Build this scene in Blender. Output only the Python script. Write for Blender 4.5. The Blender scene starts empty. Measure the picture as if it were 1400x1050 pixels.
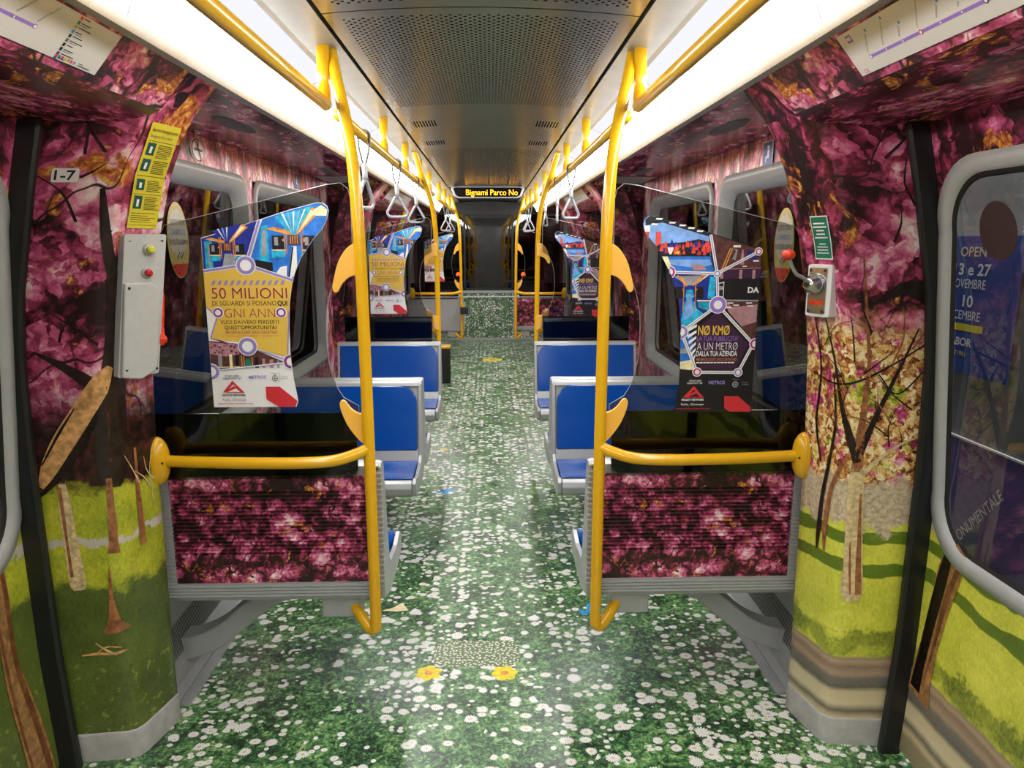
import bpy, bmesh, math, random
from mathutils import Vector, Matrix
random.seed(7)
PI = math.pi
sc = bpy.context.scene
COL = sc.collection

# ------------------------------------------------------------------ camera, world, exposure
EYE = Vector((0.02, 0.0, 1.65))
cam_d = bpy.data.cameras.new('camera'); cam = bpy.data.objects.new('camera', cam_d); COL.objects.link(cam)
cam_d.sensor_width = 36.0; cam_d.lens = 36.0 * 1000.0 / 1400.0; cam_d.clip_start = 0.02
PITCH = math.atan(193.0 / 1000.0); YAW = math.atan(30.5 / 1000.0 * math.cos(PITCH))
cam.location = EYE; cam.rotation_euler = (PI / 2 - PITCH, 0, -YAW)
sc.camera = cam
sc.view_settings.view_transform = 'Standard'; sc.view_settings.look = 'None'
sc.view_settings.gamma = 1.0; sc.view_settings.exposure = 0.0; sc.view_settings.use_curve_mapping = False
world = bpy.data.worlds.new('world'); sc.world = world; world.use_nodes = True
world.node_tree.nodes['Background'].inputs[0].default_value = (0.30, 0.34, 0.36, 1)
world.node_tree.nodes['Background'].inputs[1].default_value = 0.03
LIGHT_BRIGHT = 26.0      # outer diffuser band of the cove lamps
LIGHT_SOFT = 1.0       # inner diffuser band
platform_light = bpy.data.lights.new('platform_light', 'AREA'); platform_light.energy = 110; platform_light.size = 0.5; platform_light.shape = 'RECTANGLE'; platform_light.size_y = 5
pl = bpy.data.objects.new('platform_light', platform_light); COL.objects.link(pl); pl.location = (1.75, 2.0, 2.9); pl['kind'] = 'structure'

# ------------------------------------------------------------------ node helper
class NT:
    def __init__(s, name):
        s.m = bpy.data.materials.new(name); s.m.use_nodes = True; s.t = s.m.node_tree
        s.t.nodes.clear(); s.out = s.t.nodes.new('ShaderNodeOutputMaterial')
    def n(s, typ, **kw):
        nd = s.t.nodes.new(typ)
        for k, v in kw.items():
            if k == 'ins':
                for i, x in v.items(): s.set(nd, i, x)
            else: setattr(nd, k, v)
        return nd
    def set(s, nd, i, x):
        if isinstance(x, bpy.types.NodeSocket): s.t.links.new(x, nd.inputs[i])
        elif x is not None: nd.inputs[i].default_value = x
    def math(s, op, a, b=None, c=None, clamp=False):
        nd = s.n('ShaderNodeMath', operation=op); nd.use_clamp = clamp
        s.set(nd, 0, a); s.set(nd, 1, b)
        if c is not None: s.set(nd, 2, c)
        return nd.outputs[0]
    def uv(s): return s.n('ShaderNodeUVMap', uv_map='wrap').outputs[0]
    def sep(s, v): nd = s.n('ShaderNodeSeparateXYZ', ins={0: v}); return nd.outputs
    def comb(s, x, y, z=0.0): return s.n('ShaderNodeCombineXYZ', ins={0: x, 1: y, 2: z}).outputs[0]
    def vm(s, op, a, b=None):
        nd = s.n('ShaderNodeVectorMath', operation=op); s.set(nd, 0, a)
        if b is not None: s.set(nd, 1, b)
        return nd.outputs[0]
    def noise(s, v, scale, detail=4, rough=0.55, dist=0.0, color=False):
        nd = s.n('ShaderNodeTexNoise', ins={'Vector': v, 'Scale': scale, 'Detail': detail, 'Roughness': rough, 'Distortion': dist})
        return nd.outputs[1] if color else nd.outputs[0]
    def vor(s, v, scale, rnd=1.0, feature='F1', dims='2D'):
        nd = s.n('ShaderNodeTexVoronoi', voronoi_dimensions=dims, feature=feature)
        s.set(nd, 'Vector', v); s.set(nd, 'Scale', scale); s.set(nd, 'Randomness', rnd); return nd.outputs
    def ramp(s, f, stops, interp='LINEAR'):
        nd = s.n('ShaderNodeValToRGB'); s.set(nd, 0, f); cr = nd.color_ramp; cr.interpolation = interp
        while len(cr.elements) < len(stops): cr.elements.new(0.5)
        for e, (p, c) in zip(cr.elements, stops):
            e.position = p; e.color = (c[0], c[1], c[2], 1) if not isinstance(c, (int, float)) else (c, c, c, 1)
        return nd.outputs[0]
    def mix(s, f, a, b, blend='MIX'):
        nd = s.n('ShaderNodeMix', data_type='RGBA', blend_type=blend)
        s.set(nd, 0, f)
        for i, x in ((6, a), (7, b)):
            if isinstance(x, tuple): x = (x[0], x[1], x[2], 1)
            s.set(nd, i, x)
        return nd.outputs[2]
    def maprange(s, v, a, b, c=0.0, d=1.0):
        nd = s.n('ShaderNodeMapRange', ins={0: v, 1: a, 2: b, 3: c, 4: d}); nd.clamp = True; return nd.outputs[0]
    def bsdf(s, color, rough=0.5, metal=0.0, spec=0.5, bump=None, bump_d=0.002, coat=0.0, coat_r=0.1, emis=None, emis_s=0.0, alpha=None):
        b = s.n('ShaderNodeBsdfPrincipled')
        if isinstance(color, tuple): color = (color[0], color[1], color[2], 1)
        s.set(b, 'Base Color', color); s.set(b, 'Roughness', rough); s.set(b, 'Metallic', metal); s.set(b, 'Specular IOR Level', spec)
        s.set(b, 'Coat Weight', coat); s.set(b, 'Coat Roughness', coat_r)
        if emis is not None:
            s.set(b, 'Emission Color', (emis[0], emis[1], emis[2], 1) if isinstance(emis, tuple) else emis); s.set(b, 'Emission Strength', emis_s)
        if bump is not None:
            bp = s.n('ShaderNodeBump', ins={'Height': bump, 'Distance': bump_d, 'Strength': 1.0}); s.t.links.new(bp.outputs[0], b.inputs['Normal'])
        s.t.links.new(b.outputs[0], s.out.inputs[0]); return b

def flat(name, color, rough=0.5, metal=0.0, spec=0.5, coat=0.0, noise_amt=0.04, noise_scale=40.0, bump=0.0):
    """plain surface with a little procedural unevenness in tone and gloss"""
    t = NT(name); co = t.n('ShaderNodeTexCoord').outputs['Object']
    n = t.noise(co, noise_scale, 3)
    k = t.maprange(n, 0.3, 0.7, 1 - noise_amt, 1 + noise_amt)
    c = t.vm('MULTIPLY', (color[0], color[1], color[2]), t.comb(k, k, k))
    r = t.maprange(t.noise(co, 9.0, 3), 0.3, 0.7, max(0.02, rough * 0.85), min(1, rough * 1.15))
    t.bsdf(c, r, metal, spec, bump=n if bump else None, bump_d=bump, coat=coat)
    return t.m

def emit(name, color, strength):
    t = NT(name); e = t.n('ShaderNodeEmission', ins={0: (color[0], color[1], color[2], 1), 1: strength})
    t.t.links.new(e.outputs[0], t.out.inputs[0]); return t.m

def glass(name, tint, ior=1.9, rough=0.02, gloss=1.0):
    t = NT(name)
    tr = t.n('ShaderNodeBsdfTransparent', ins={0: (tint[0], tint[1], tint[2], 1)})
    gl = t.n('ShaderNodeBsdfGlossy', ins={0: (gloss, gloss, gloss, 1), 'Roughness': rough})
    bf = t.n('ShaderNodeNewGeometry').outputs['Backfacing']; io = t.math('MULTIPLY_ADD', bf, 1.0 / ior - ior, ior)   # same sheen from both faces
    fr = t.n('ShaderNodeFresnel', ins={0: io})
    mx = t.n('ShaderNodeMixShader', ins={0: fr.outputs[0], 1: tr.outputs[0], 2: gl.outputs[0]})
    t.t.links.new(mx.outputs[0], t.out.inputs[0]); return t.m

# ------------------------------------------------------------------ printed wraps
def blossom_color(t, uv, seed=0.0, warm=0.3, bright=0.0, stretch=(1, 1), size=1.0, branches=True):
    p = t.vm('MULTIPLY', uv, (stretch[0] / size, stretch[1] / size, 1)); p = t.vm('ADD', p, (seed, seed * 1.7, 0))
    w1 = t.vm('MULTIPLY', t.vm('SUBTRACT', t.noise(p, 8.0, 3, color=True), (0.5, 0.5, 0.5)), (0.11, 0.11, 0))
    w2 = t.vm('MULTIPLY', t.vm('SUBTRACT', t.noise(p, 34.0, 2, color=True), (0.5, 0.5, 0.5)), (0.040, 0.040, 0))
    q = t.vm('ADD', p, w1); q2 = t.vm('ADD', q, w2)
    A = t.vor(q, 9.0)           # blossom heads
    B = t.vor(q2, 58.0)         # petals
    C = t.vor(q2, 27.0)         # single flowers
    big = t.noise(p, 2.6, 3, 0.55)
    ra = t.sep(A[1])[0]; rb = t.sep(B[1])[1]; rc = t.sep(C[1])[0]
    v = t.math('MULTIPLY', big, 1.15)
    v = t.math('ADD', v, t.math('MULTIPLY', ra, 0.30))
    v = t.math('ADD', v, t.math('MULTIPLY', rc, 0.16))
    v = t.math('SUBTRACT', v, t.math('MULTIPLY', A[0], 0.46))
    v = t.math('SUBTRACT', v, t.math('MULTIPLY', C[0], 0.16))
    v = t.math('ADD', v, t.math('MULTIPLY', rb, 0.24))
    v = t.math('ADD', v, t.math('MULTIPLY', t.noise(p, 26.0, 6, 0.72), 0.62))
    v = t.math('MULTIPLY_ADD', v, 1.18, -0.80 + bright)
    col = t.ramp(v, [(0.12, (0.022, 0.009, 0.008)), (0.28, (0.12, 0.016, 0.030)), (0.42, (0.36, 0.045, 0.11)), (0.55, (0.62, 0.115, 0.26)),
                     (0.67, (0.78, 0.30, 0.42)), (0.78, (0.90, 0.60, 0.62)), (0.94, (0.95, 0.88, 0.84))])
    # warm leaves
    lf = t.noise(t.vm('ADD', p, (3.1, 9.2, 0)), 7.0, 5, 0.65, 1.2)
    lv = t.noise(p, 60.0, 3, 0.6, 0.6)
    lcol = t.ramp(lv, [(0.30, (0.12, 0.025, 0.008)), (0.48, (0.50, 0.12, 0.02)), (0.62, (0.78, 0.42, 0.08)), (0.75, (0.90, 0.72, 0.30))])
    col = t.mix(t.maprange(lf, 0.66 - warm * 0.30, 0.70 - warm * 0.30), col, lcol)
    if branches:
        br = t.math('ABSOLUTE', t.math('SUBTRACT', t.noise(t.vm('ADD', p, (7.7, 1.3, 0)), 2.6, 3, 0.5, 0.5), 0.5))
        col = t.mix(t.maprange(br, 0.010, 0.004), col, (0.035, 0.014, 0.010))
    return col

def mat_blossom(name, rough=0.32, coat=0.0, **kw):
    t = NT(name); c = blossom_color(t, t.uv(), **kw); t.bsdf(c, rough, spec=0.4, coat=coat); return t.m

def grass_color(t, uv, light, dark, s=1.0):
    p = t.vm('MULTIPLY', uv, (1.0, 0.55, 1))
    a = t.noise(p, 110.0 * s, 5, 0.75, 0.8); b = t.noise(uv, 7.0 * s, 4, 0.6)
    f = t.math('ADD', t.math('MULTIPLY', a, 0.6), t.math('MULTIPLY', b, 0.5))
    return t.ramp(f, [(0.36, dark), (0.52, tuple((l + d) / 2 for l, d in zip(light, dark))), (0.68, light)])

def mat_park_dark(name):
    """print on the left: blossoms over a shady lawn with a sunny strip"""
    t = NT(name); uv = t.uv(); z = t.sep(uv)[1]; u = t.sep(uv)[0]
    zz = t.math('ADD', z, t.math('MULTIPLY', t.math('SUBTRACT', t.noise(uv, 11.0, 5, 0.65), 0.5), 0.16))
    bl = blossom_color(t, uv, seed=2.0, warm=0.34, bright=0.07, size=1.25)
    deep = t.ramp(t.noise(uv, 30.0, 4, 0.6), [(0.4, (0.012, 0.008, 0.006)), (0.62, (0.07, 0.022, 0.02)), (0.75, (0.30, 0.04, 0.09))])
    bl = t.mix(t.maprange(zz, 1.28, 1.10), bl, deep)
    sunny = grass_color(t, uv, (0.62, 0.60, 0.045), (0.13, 0.22, 0.016))
    shade = grass_color(t, uv, (0.13, 0.17, 0.030), (0.040, 0.065, 0.012))
    c = t.mix(t.maprange(zz, 0.585, 0.615), shade, sunny)
    path = t.math('MULTIPLY', t.maprange(zz, 0.735, 0.74), t.maprange(zz, 0.768, 0.763))
    c = t.mix(path, c, (0.55, 0.50, 0.42))
    pink = t.math('MULTIPLY', t.maprange(t.noise(uv, 30, 3), 0.60, 0.64), t.maprange(z, 0.40, 0.30))
    c = t.mix(t.math('MULTIPLY', pink, 0.35), c, (0.45, 0.50, 0.10))
    c = t.mix(t.maprange(zz, 0.90, 0.935), c, bl)
    t.bsdf(c, 0.28, spec=0.45); return t.m

def mat_park_light(name):
    """print on the right: blossoms, golden foliage, a garden wall, lawn in stripes of sun and a path"""
    t = NT(name); uv = t.uv(); z = t.sep(uv)[1]; u = t.sep(uv)[0]
    n = t.math('SUBTRACT', t.noise(uv, 9.0, 5, 0.65), 0.5)
    zz = t.math('ADD', z, t.math('MULTIPLY', n, 0.22))
    bl = blossom_color(t, uv, seed=5.3, warm=0.20, bright=0.07, size=1.15)
    uw = t.vm('ADD', uv, t.vm('MULTIPLY', t.vm('SUBTRACT', t.noise(uv, 40.0, 3, color=True), (0.5, 0.5, 0.5)), (0.05, 0.05, 0)))
    fl = t.vor(t.vm('MULTIPLY', uw, (1.0, 0.75, 1)), 85.0)
    fine = t.math('ADD', t.math('MULTIPLY', t.noise(t.vm('ADD', uv, (4, 2, 0)), 60.0, 5, 0.75, 0.7), 0.60), t.math('ADD', t.math('MULTIPLY', t.sep(fl[1])[0], 0.26), t.math('MULTIPLY', t.noise(uv, 7.0, 3), 0.16)))
    gold = t.ramp(fine, [(0.36, (0.08, 0.025, 0.010)), (0.44, (0.42, 0.13, 0.035)), (0.51, (0.74, 0.40, 0.12)), (0.58, (0.90, 0.68, 0.28)), (0.68, (0.97, 0.92, 0.66))])
    gr = t.mix(t.maprange(t.noise(uv, 8.0, 3), 0.56, 0.63), gold, t.ramp(fine, [(0.35, (0.05, 0.07, 0.01)), (0.55, (0.50, 0.50, 0.04)), (0.7, (0.82, 0.80, 0.20))]))
    pk = t.mix(t.maprange(t.noise(t.vm('ADD', uv, (9, 5, 0)), 16.0, 4), 0.56, 0.60), gr, t.ramp(fine, [(0.35, (0.22, 0.015, 0.05)), (0.55, (0.62, 0.07, 0.22)), (0.7, (0.9, 0.5, 0.55))]))
    c = t.mix(t.maprange(zz, 1.36, 1.46), pk, bl)
    # wall with round ornaments
    g = t.vor(t.vm('MULTIPLY', uv, (1, 1, 1)), 22.0, 0.0); wallc = t.ramp(g[0], [(0.25, (0.60, 0.48, 0.30)), (0.34, (0.40, 0.28, 0.16)), (0.42, (0.62, 0.51, 0.33))])
    wallc = t.mix(t.noise(uv, 25, 3), wallc, t.ramp(t.noise(uv, 60.0, 4, 0.7), [(0.4, (0.34, 0.24, 0.14)), (0.6, (0.76, 0.66, 0.46))]))
    c = t.mix(t.maprange(zz, 0.93, 0.90), c, wallc)
    # lawn
    sun = grass_color(t, uv, (0.80, 0.78, 0.10), (0.42, 0.46, 0.03))
    shd = grass_color(t, uv, (0.16, 0.24, 0.020), (0.07, 0.12, 0.010))
    band = t.math('SINE', t.math('ADD', t.math('MULTIPLY', z, 58.0), t.math('MULTIPLY', t.noise(uv, 4.0, 3), 6.0)))
    band = t.math('MULTIPLY', t.maprange(band, 0.1, 0.35), t.maprange(z, 0.56, 0.60))
    lawn = t.mix(band, sun, shd)
    c = t.mix(t.maprange(zz, 0.775, 0.76), c, lawn)
    under = t.math('MULTIPLY', t.maprange(zz, 0.42, 0.40), t.maprange(zz, 0.30, 0.34))
    c = t.mix(under, c, grass_color(t, uv, (0.45, 0.48, 0.05), (0.05, 0.09, 0.012)))
    # path and kerb in bands
    zp = t.math('ADD', z, t.math('MULTIPLY', t.math('SUBTRACT', t.noise(uv, 6.0, 3), 0.5), 0.035))
    pr = t.ramp(t.maprange(zp, 0.08, 0.36), [(0.0, (0.24, 0.20, 0.10)), (0.08, (0.62, 0.50, 0.28)), (0.17, (0.10, 0.085, 0.07)), (0.26, (0.70, 0.60, 0.36)), (0.40, (0.62, 0.52, 0.30)),
                (0.46, (0.07, 0.065, 0.06)), (0.58, (0.12, 0.11, 0.10)), (0.64, (0.40, 0.26, 0.16)), (0.74, (0.22, 0.13, 0.09)), (0.80, (0.45, 0.30, 0.19)), (0.88, (0.16, 0.10, 0.07)), (0.96, (0.40, 0.28, 0.17))])
    pr = t.mix(0.35, pr, t.mix(t.noise(uv, 90.0, 3), pr, (0.5, 0.42, 0.3)))
    c = t.mix(t.maprange(zp, 0.325, 0.315), c, pr)
    t.bsdf(c, 0.28, spec=0.45); return t.m

def mat_daisies(name, density=1.0, rough=0.30, size=1.0):
    t = NT(name); uv = t.uv()
    g1 = t.noise(t.vm('MULTIPLY', uv, (1, 1, 1)), 42.0, 5, 0.7, 1.6)
    g2 = t.noise(uv, 6.0, 3)
    leaf = t.vor(t.vm('ADD', uv, t.vm('MULTIPLY', t.noise(uv, 26.0, 2, color=True), (0.05, 0.05, 0))), 58.0)
    f = t.math('ADD', t.math('MULTIPLY_ADD', g1, 0.95, -0.165), t.math('ADD', t.math('MULTIPLY', g2, 0.34), t.math('MULTIPLY', t.sep(leaf[1])[0], 0.16)))
    f = t.math('SUBTRACT', f, t.math('MULTIPLY', leaf[0], 0.14))
    col = t.ramp(f, [(0.36, (0.010, 0.020, 0.012)), (0.45, (0.025, 0.080, 0.030)), (0.54, (0.075, 0.205, 0.065)), (0.63, (0.19, 0.38, 0.12)), (0.74, (0.42, 0.56, 0.27))])
    clump = t.noise(t.vm('ADD', uv, (5, 3, 0)), 2.4, 3)
    for (scale, off, keep, R) in ((15.0, (0, 0, 0), 0.30, 0.36), (17.0, (0.37, 0.71, 0), 0.26, 0.33), (25.0, (2.3, 1.1, 0), 0.22, 0.32), (30.0, (4.3, 3.1, 0), 0.2, 0.30)):
        scale /= size
        p = t.vm('ADD', uv, off); V = t.vor(p, scale, 0.8)
        rc = t.sep(V[1]); keepf = t.math('ADD', rc[0], t.math('MULTIPLY', t.math('SUBTRACT', clump, 0.5), -1.2))
        ok = t.math('LESS_THAN', keepf, keep * density)
        loc = t.vm('SUBTRACT', t.vm('MULTIPLY', p, (scale, scale, 0)), t.vm('MULTIPLY', V[2], (scale, scale, 0)))
        tilt = t.math('MULTIPLY_ADD', rc[1], 0.5, 0.95)
        ls = t.sep(loc); lx = t.math('MULTIPLY', ls[0], 1.0); ly = t.math('MULTIPLY', ls[1], tilt)
        r = t.math('SQRT', t.math('ADD', t.math('MULTIPLY', lx, lx), t.math('MULTIPLY', ly, ly)))
        ang = t.math('ARCTAN2', ly, lx)
        pet = t.math('ABSOLUTE', t.math('SINE', t.math('ADD', t.math('MULTIPLY', ang, 8.0), t.math('MULTIPLY', rc[2], 6.0))))
        rad = t.math('MULTIPLY', t.math('MULTIPLY_ADD', pet, 0.36, 0.66), t.math('MULTIPLY_ADD', rc[2], R * 0.55, R * 0.68))
        body = t.math('MULTIPLY', t.math('LESS_THAN', r, rad), ok)
        shade = t.math('MULTIPLY_ADD', pet, 0.22, 0.66)
        petal = t.vm('MULTIPLY', t.comb(shade, shade, shade), (0.97, 0.95, 0.93))
        col = t.mix(body, col, petal)
        eye = t.math('MULTIPLY', t.math('LESS_THAN', r, t.math('MULTIPLY', rad, 0.30)), t.math('MULTIPLY', ok, t.math('GREATER_THAN', rc[1], 0.25)))
        col = t.mix(eye, col, (0.74, 0.60, 0.30))
    rr = t.maprange(t.noise(uv, 3.0, 4), 0.3, 0.7, rough * 0.85, rough * 1.25)
    t.bsdf(col, rr, spec=1.0, bump=t.noise(uv, 220.0, 2), bump_d=0.0004); return t.m

def mat_perforated(name):
    t = NT(name); uv = t.uv(); px, py = 0.029, 0.033
    a = t.vm('DIVIDE', uv, (px, py, 1))
    def dots(off):
        fr = t.vm('SUBTRACT', t.vm('FRACTION', t.vm('ADD', a, off)), (0.5, 0.5, 0))
        s = t.sep(t.vm('MULTIPLY', fr, (px, py, 0)))
        r = t.math('SQRT', t.math('ADD', t.math('MULTIPLY', s[0], s[0]), t.math('MULTIPLY', s[1], s[1])))
        return t.maprange(r, 0.0062, 0.0054)
    h = t.math('MAXIMUM', dots((0.25, 0.25, 0)), dots((0.75, 0.75, 0)))
    s = t.sep(uv)
    inx = t.math('LESS_THAN', t.math('ABSOLUTE', s[0]), 0.415)
    ins = None
    for (y0, y1) in ((-9.0, 2.225), (2.36, 3.80), (5.52, 9.0)):
        k = t.math('MULTIPLY', t.math('GREATER_THAN', s[1], y0), t.math('LESS_THAN', s[1], y1))
        ins = k if ins is None else t.math('MAXIMUM', ins, k)
    vent = None
    for y in (4.35, 5.15):
        k = t.math('MULTIPLY', t.math('LESS_THAN', t.math('ABSOLUTE', t.math('SUBTRACT', s[1], y)), 0.10),
                   t.math('LESS_THAN', t.math('ABSOLUTE', t.math('SUBTRACT', t.math('ABSOLUTE', s[0]), 0.345)), 0.065))
        vent = k if vent is None else t.math('MAXIMUM', vent, k)
    slots = t.math('MULTIPLY', vent, t.math('GREATER_THAN', t.math('SINE', t.math('MULTIPLY', s[0], 2 * PI / 0.016)), 0.15))
    h = t.math('MULTIPLY', h, t.math('MULTIPLY', inx, ins)); h = t.math('MAXIMUM', h, slots)
    met = t.mix(t.noise(uv, 5.0, 3), (0.175, 0.175, 0.155), (0.22, 0.22, 0.20))
    col = t.mix(h, met, (0.004, 0.004, 0.004))
    b = t.bsdf(col, t.math('MULTIPLY_ADD', h, 0.6, 0.24), metal=t.math('SUBTRACT', 0.85, t.math('MULTIPLY', h, 0.85)), spec=t.math('SUBTRACT', 0.4, t.math('MULTIPLY', h, 0.4)))
    return t.m

M = {}
M['blossom'] = mat_blossom('blossom wrap', seed=0.0, warm=0.26, bright=0.07)
M['blossom_big'] = mat_blossom('blossom wrap large', seed=3.0, warm=0.30, bright=0.05, size=1.35)
M['blossom_wall'] = mat_blossom('blossom wrap window wall', seed=8.0, warm=0.36, bright=0.24, stretch=(1.5, 0.75))
M['blossom_ceiling'] = mat_blossom('blossom wrap above seats', rough=0.22, seed=11.0, warm=0.12, bright=-0.03, stretch=(1.0, 2.2))
M['blossom_soffit'] = mat_blossom('blossom wrap door soffit', rough=0.25, seed=14.0, warm=0.25, bright=-0.04, stretch=(0.7, 2.0))
M['blossom_board'] = mat_blossom('blossom wrap seat board', rough=0.35, seed=17.0, warm=0.16, bright=0.0, size=0.48)
M['park_left'] = mat_park_dark('park print shady')
M['park_right'] = mat_park_light('park print sunny')
M['daisies'] = mat_daisies('daisy meadow floor film')
M['daisies_small'] = mat_daisies('daisy meadow end wall film', size=0.7, rough=0.45)
M['perforated'] = mat_perforated('perforated anodised ceiling')
M['bark_dark'] = flat('printed dark bark', (0.022, 0.012, 0.009), 0.3, noise_amt=0.6, noise_scale=30)
M['bark_gold'] = flat('printed sunlit bark', (0.62, 0.33, 0.12), 0.3, noise_amt=0.45, noise_scale=45)
M['bark_pale'] = flat('printed pale bark', (0.66, 0.50, 0.26), 0.3, noise_amt=0.35, noise_scale=60)
M['bark_red'] = flat('printed red bark', (0.34, 0.13, 0.05), 0.3, noise_amt=0.55, noise_scale=38)
M['grey_plastic'] = flat('light grey plastic', (0.35, 0.36, 0.355), 0.38)
M['frame_grey'] = flat('window frame grey', (0.40, 0.41, 0.405), 0.35)
M['plinth_grey'] = flat('plinth grey', (0.42, 0.41, 0.39), 0.5, noise_amt=0.12, noise_scale=25)
M['arm_grey'] = flat('cantilever grey paint', (0.36, 0.37, 0.37), 0.45)
M['ceiling_grey'] = flat('ceiling strip grey', (0.24, 0.24, 0.22), 0.35, metal=0.2)
M['silver'] = flat('satin silver', (0.40, 0.41, 0.41), 0.36, metal=0.35)
M['steel'] = flat('brushed steel', (0.55, 0.55, 0.56), 0.25, metal=0.95)
M['blue'] = flat('gloss blue seat plastic', (0.002, 0.070, 0.36), 0.16, spec=0.6, noise_amt=0.03)
M['yellow'] = flat('yellow paint', (0.72, 0.385, 0.008), 0.22, spec=0.55, noise_amt=0.03)
M['yellow_fin'] = flat('yellow orange plastic', (0.88, 0.46, 0.06), 0.35, noise_amt=0.03)
M['black'] = flat('black rubber', (0.010, 0.011, 0.011), 0.42, noise_amt=0.1)
M['black_gloss'] = flat('black glossy panel', (0.004, 0.004, 0.005), 0.05, noise_amt=0.02)
M['black_gap'] = flat('black gap', (0.004, 0.004, 0.004), 0.7)
M['dark_strap'] = flat('dark grey strap', (0.10, 0.10, 0.10), 0.5)
M['handle'] = flat('light grey handle', (0.36, 0.37, 0.38), 0.3)
M['box_grey'] = flat('emergency box grey', (0.52, 0.52, 0.50), 0.4)
M['red'] = flat('red plastic', (0.75, 0.05, 0.015), 0.3)
M['red_dark'] = flat('dark red plastic', (0.5, 0.01, 0.01), 0.3)
M['lime'] = flat('lime button', (0.62, 0.62, 0.03), 0.3)
M['white'] = flat('white print', (0.80, 0.79, 0.78), 0.4, noise_amt=0.01)
M['map_white'] = flat('map sheet white', (0.64, 0.63, 0.61), 0.35, noise_amt=0.01)
M['ink'] = flat('black ink', (0.012, 0.012, 0.012), 0.4)
M['ink_grey'] = flat('grey ink', (0.12, 0.12, 0.12), 0.4)
M['tyellow'] = flat('sticker yellow', (0.72, 0.62, 0.03), 0.35, noise_amt=0.02)
M['tgreen'] = flat('sign green', (0.012, 0.19, 0.11), 0.35, noise_amt=0.02)
M['tgreen_dark'] = flat('pictogram green', (0.012, 0.10, 0.07), 0.35)
M['lilac'] = flat('line lilac', (0.30, 0.17, 0.58), 0.35, noise_amt=0.01)
M['lilac_ring'] = flat('ring lilac', (0.27, 0.22, 0.50), 0.35, noise_amt=0.01)
M['purple'] = flat('ring purple', (0.24, 0.03, 0.22), 0.35, noise_amt=0.01)
M['magenta'] = flat('ring magenta', (0.50, 0.02, 0.20), 0.35, noise_amt=0.01)
M['maroon_ink'] = flat('maroon ink', (0.28, 0.015, 0.08), 0.35, noise_amt=0.01)
M['gold_print'] = flat('poster gold', (0.72, 0.47, 0.07), 0.35, noise_amt=0.02)
M['logo_red'] = flat('logo red', (0.60, 0.03, 0.04), 0.35, noise_amt=0.01)
M['p_black'] = flat('poster black', (0.010, 0.009, 0.011), 0.35)
M['p_plum'] = flat('poster plum', (0.045, 0.014, 0.045), 0.35)
M['p_blue'] = flat('poster blue', (0.02, 0.17, 0.60), 0.35, noise_amt=0.4, noise_scale=25)
M['p_navy'] = flat('poster navy', (0.015, 0.03, 0.28), 0.35, noise_amt=0.3, noise_scale=25)
M['p_cyan'] = flat('poster cyan', (0.02, 0.40, 0.62), 0.35, noise_amt=0.45, noise_scale=45)
M['p_sky'] = flat('poster sky', (0.20, 0.38, 0.75), 0.35, noise_amt=0.25, noise_scale=30)
M['p_orange'] = flat('poster orange', (0.68, 0.28, 0.06), 0.35, noise_amt=0.3, noise_scale=60)
M['p_cream'] = flat('poster cream', (0.82, 0.72, 0.42), 0.35, noise_amt=0.2, noise_scale=40)
M['p_red'] = flat('poster red', (0.75, 0.07, 0.05), 0.35, noise_amt=0.3, noise_scale=80)
M['p_pink'] = flat('poster pink grey', (0.42, 0.22, 0.24), 0.35, noise_amt=0.2, noise_scale=40)
M['p_brown'] = flat('poster brown', (0.10, 0.035, 0.03), 0.35, noise_amt=0.5, noise_scale=60)
M['p_grey'] = flat('poster grey', (0.30, 0.30, 0.33), 0.35, noise_amt=0.2, noise_scale=40)
M['sign_blue'] = flat('sign blue', (0.04, 0.08, 0.34), 0.35)
M['map_blue'] = flat('map blue', (0.03, 0.30, 0.72), 0.35)
M['platform_blue'] = flat('platform poster blue', (0.03, 0.07, 0.30), 0.4)
M['platform_lilac'] = flat('platform lilac panel', (0.12, 0.10, 0.30), 0.4)
M['platform_grey'] = flat('platform grey', (0.18, 0.19, 0.20), 0.6, noise_amt=0.2, noise_scale=4)
M['brown_disc'] = flat('brown sticker back', (0.040, 0.020, 0.018), 0.5)
M['sanit_yellow'] = flat('sanitised sticker yellow', (0.62, 0.50, 0.12), 0.4)
M['sanit_white'] = flat('sanitised sticker cloud', (0.66, 0.62, 0.50), 0.4)
M['flower_yellow'] = flat('printed yellow flower', (0.80, 0.62, 0.02), 0.35, noise_amt=0.25, noise_scale=60)
M['butterfly_blue'] = flat('printed blue butterfly', (0.02, 0.30, 0.68), 0.35, noise_amt=0.3, noise_scale=60)
M['tunnel'] = flat('tunnel concrete', (0.05, 0.055, 0.055), 0.8, noise_amt=0.4, noise_scale=3)
M['screen_glass'] = glass('smoked screen glass', (0.42, 0.43, 0.41), 1.5)
M['window_glass'] = glass('window glass', (0.42, 0.45, 0.44), 2.1)
M['door_glass'] = glass('door glass', (0.62, 0.64, 0.63), 1.7)
M['cab_glass'] = glass('cab glass', (0.35, 0.38, 0.37), 1.9)
M['light_bright'] = emit('diffuser bright', (1.0, 0.985, 0.96), LIGHT_BRIGHT)
M['light_soft'] = emit('diffuser soft', (0.93, 0.94, 1.0), LIGHT_SOFT)
M['led'] = emit('amber led', (1.0, 0.42, 0.02), 4.0)
M['red_lamp'] = emit('red lamp', (1.0, 0.08, 0.02), 8.0)

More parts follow.
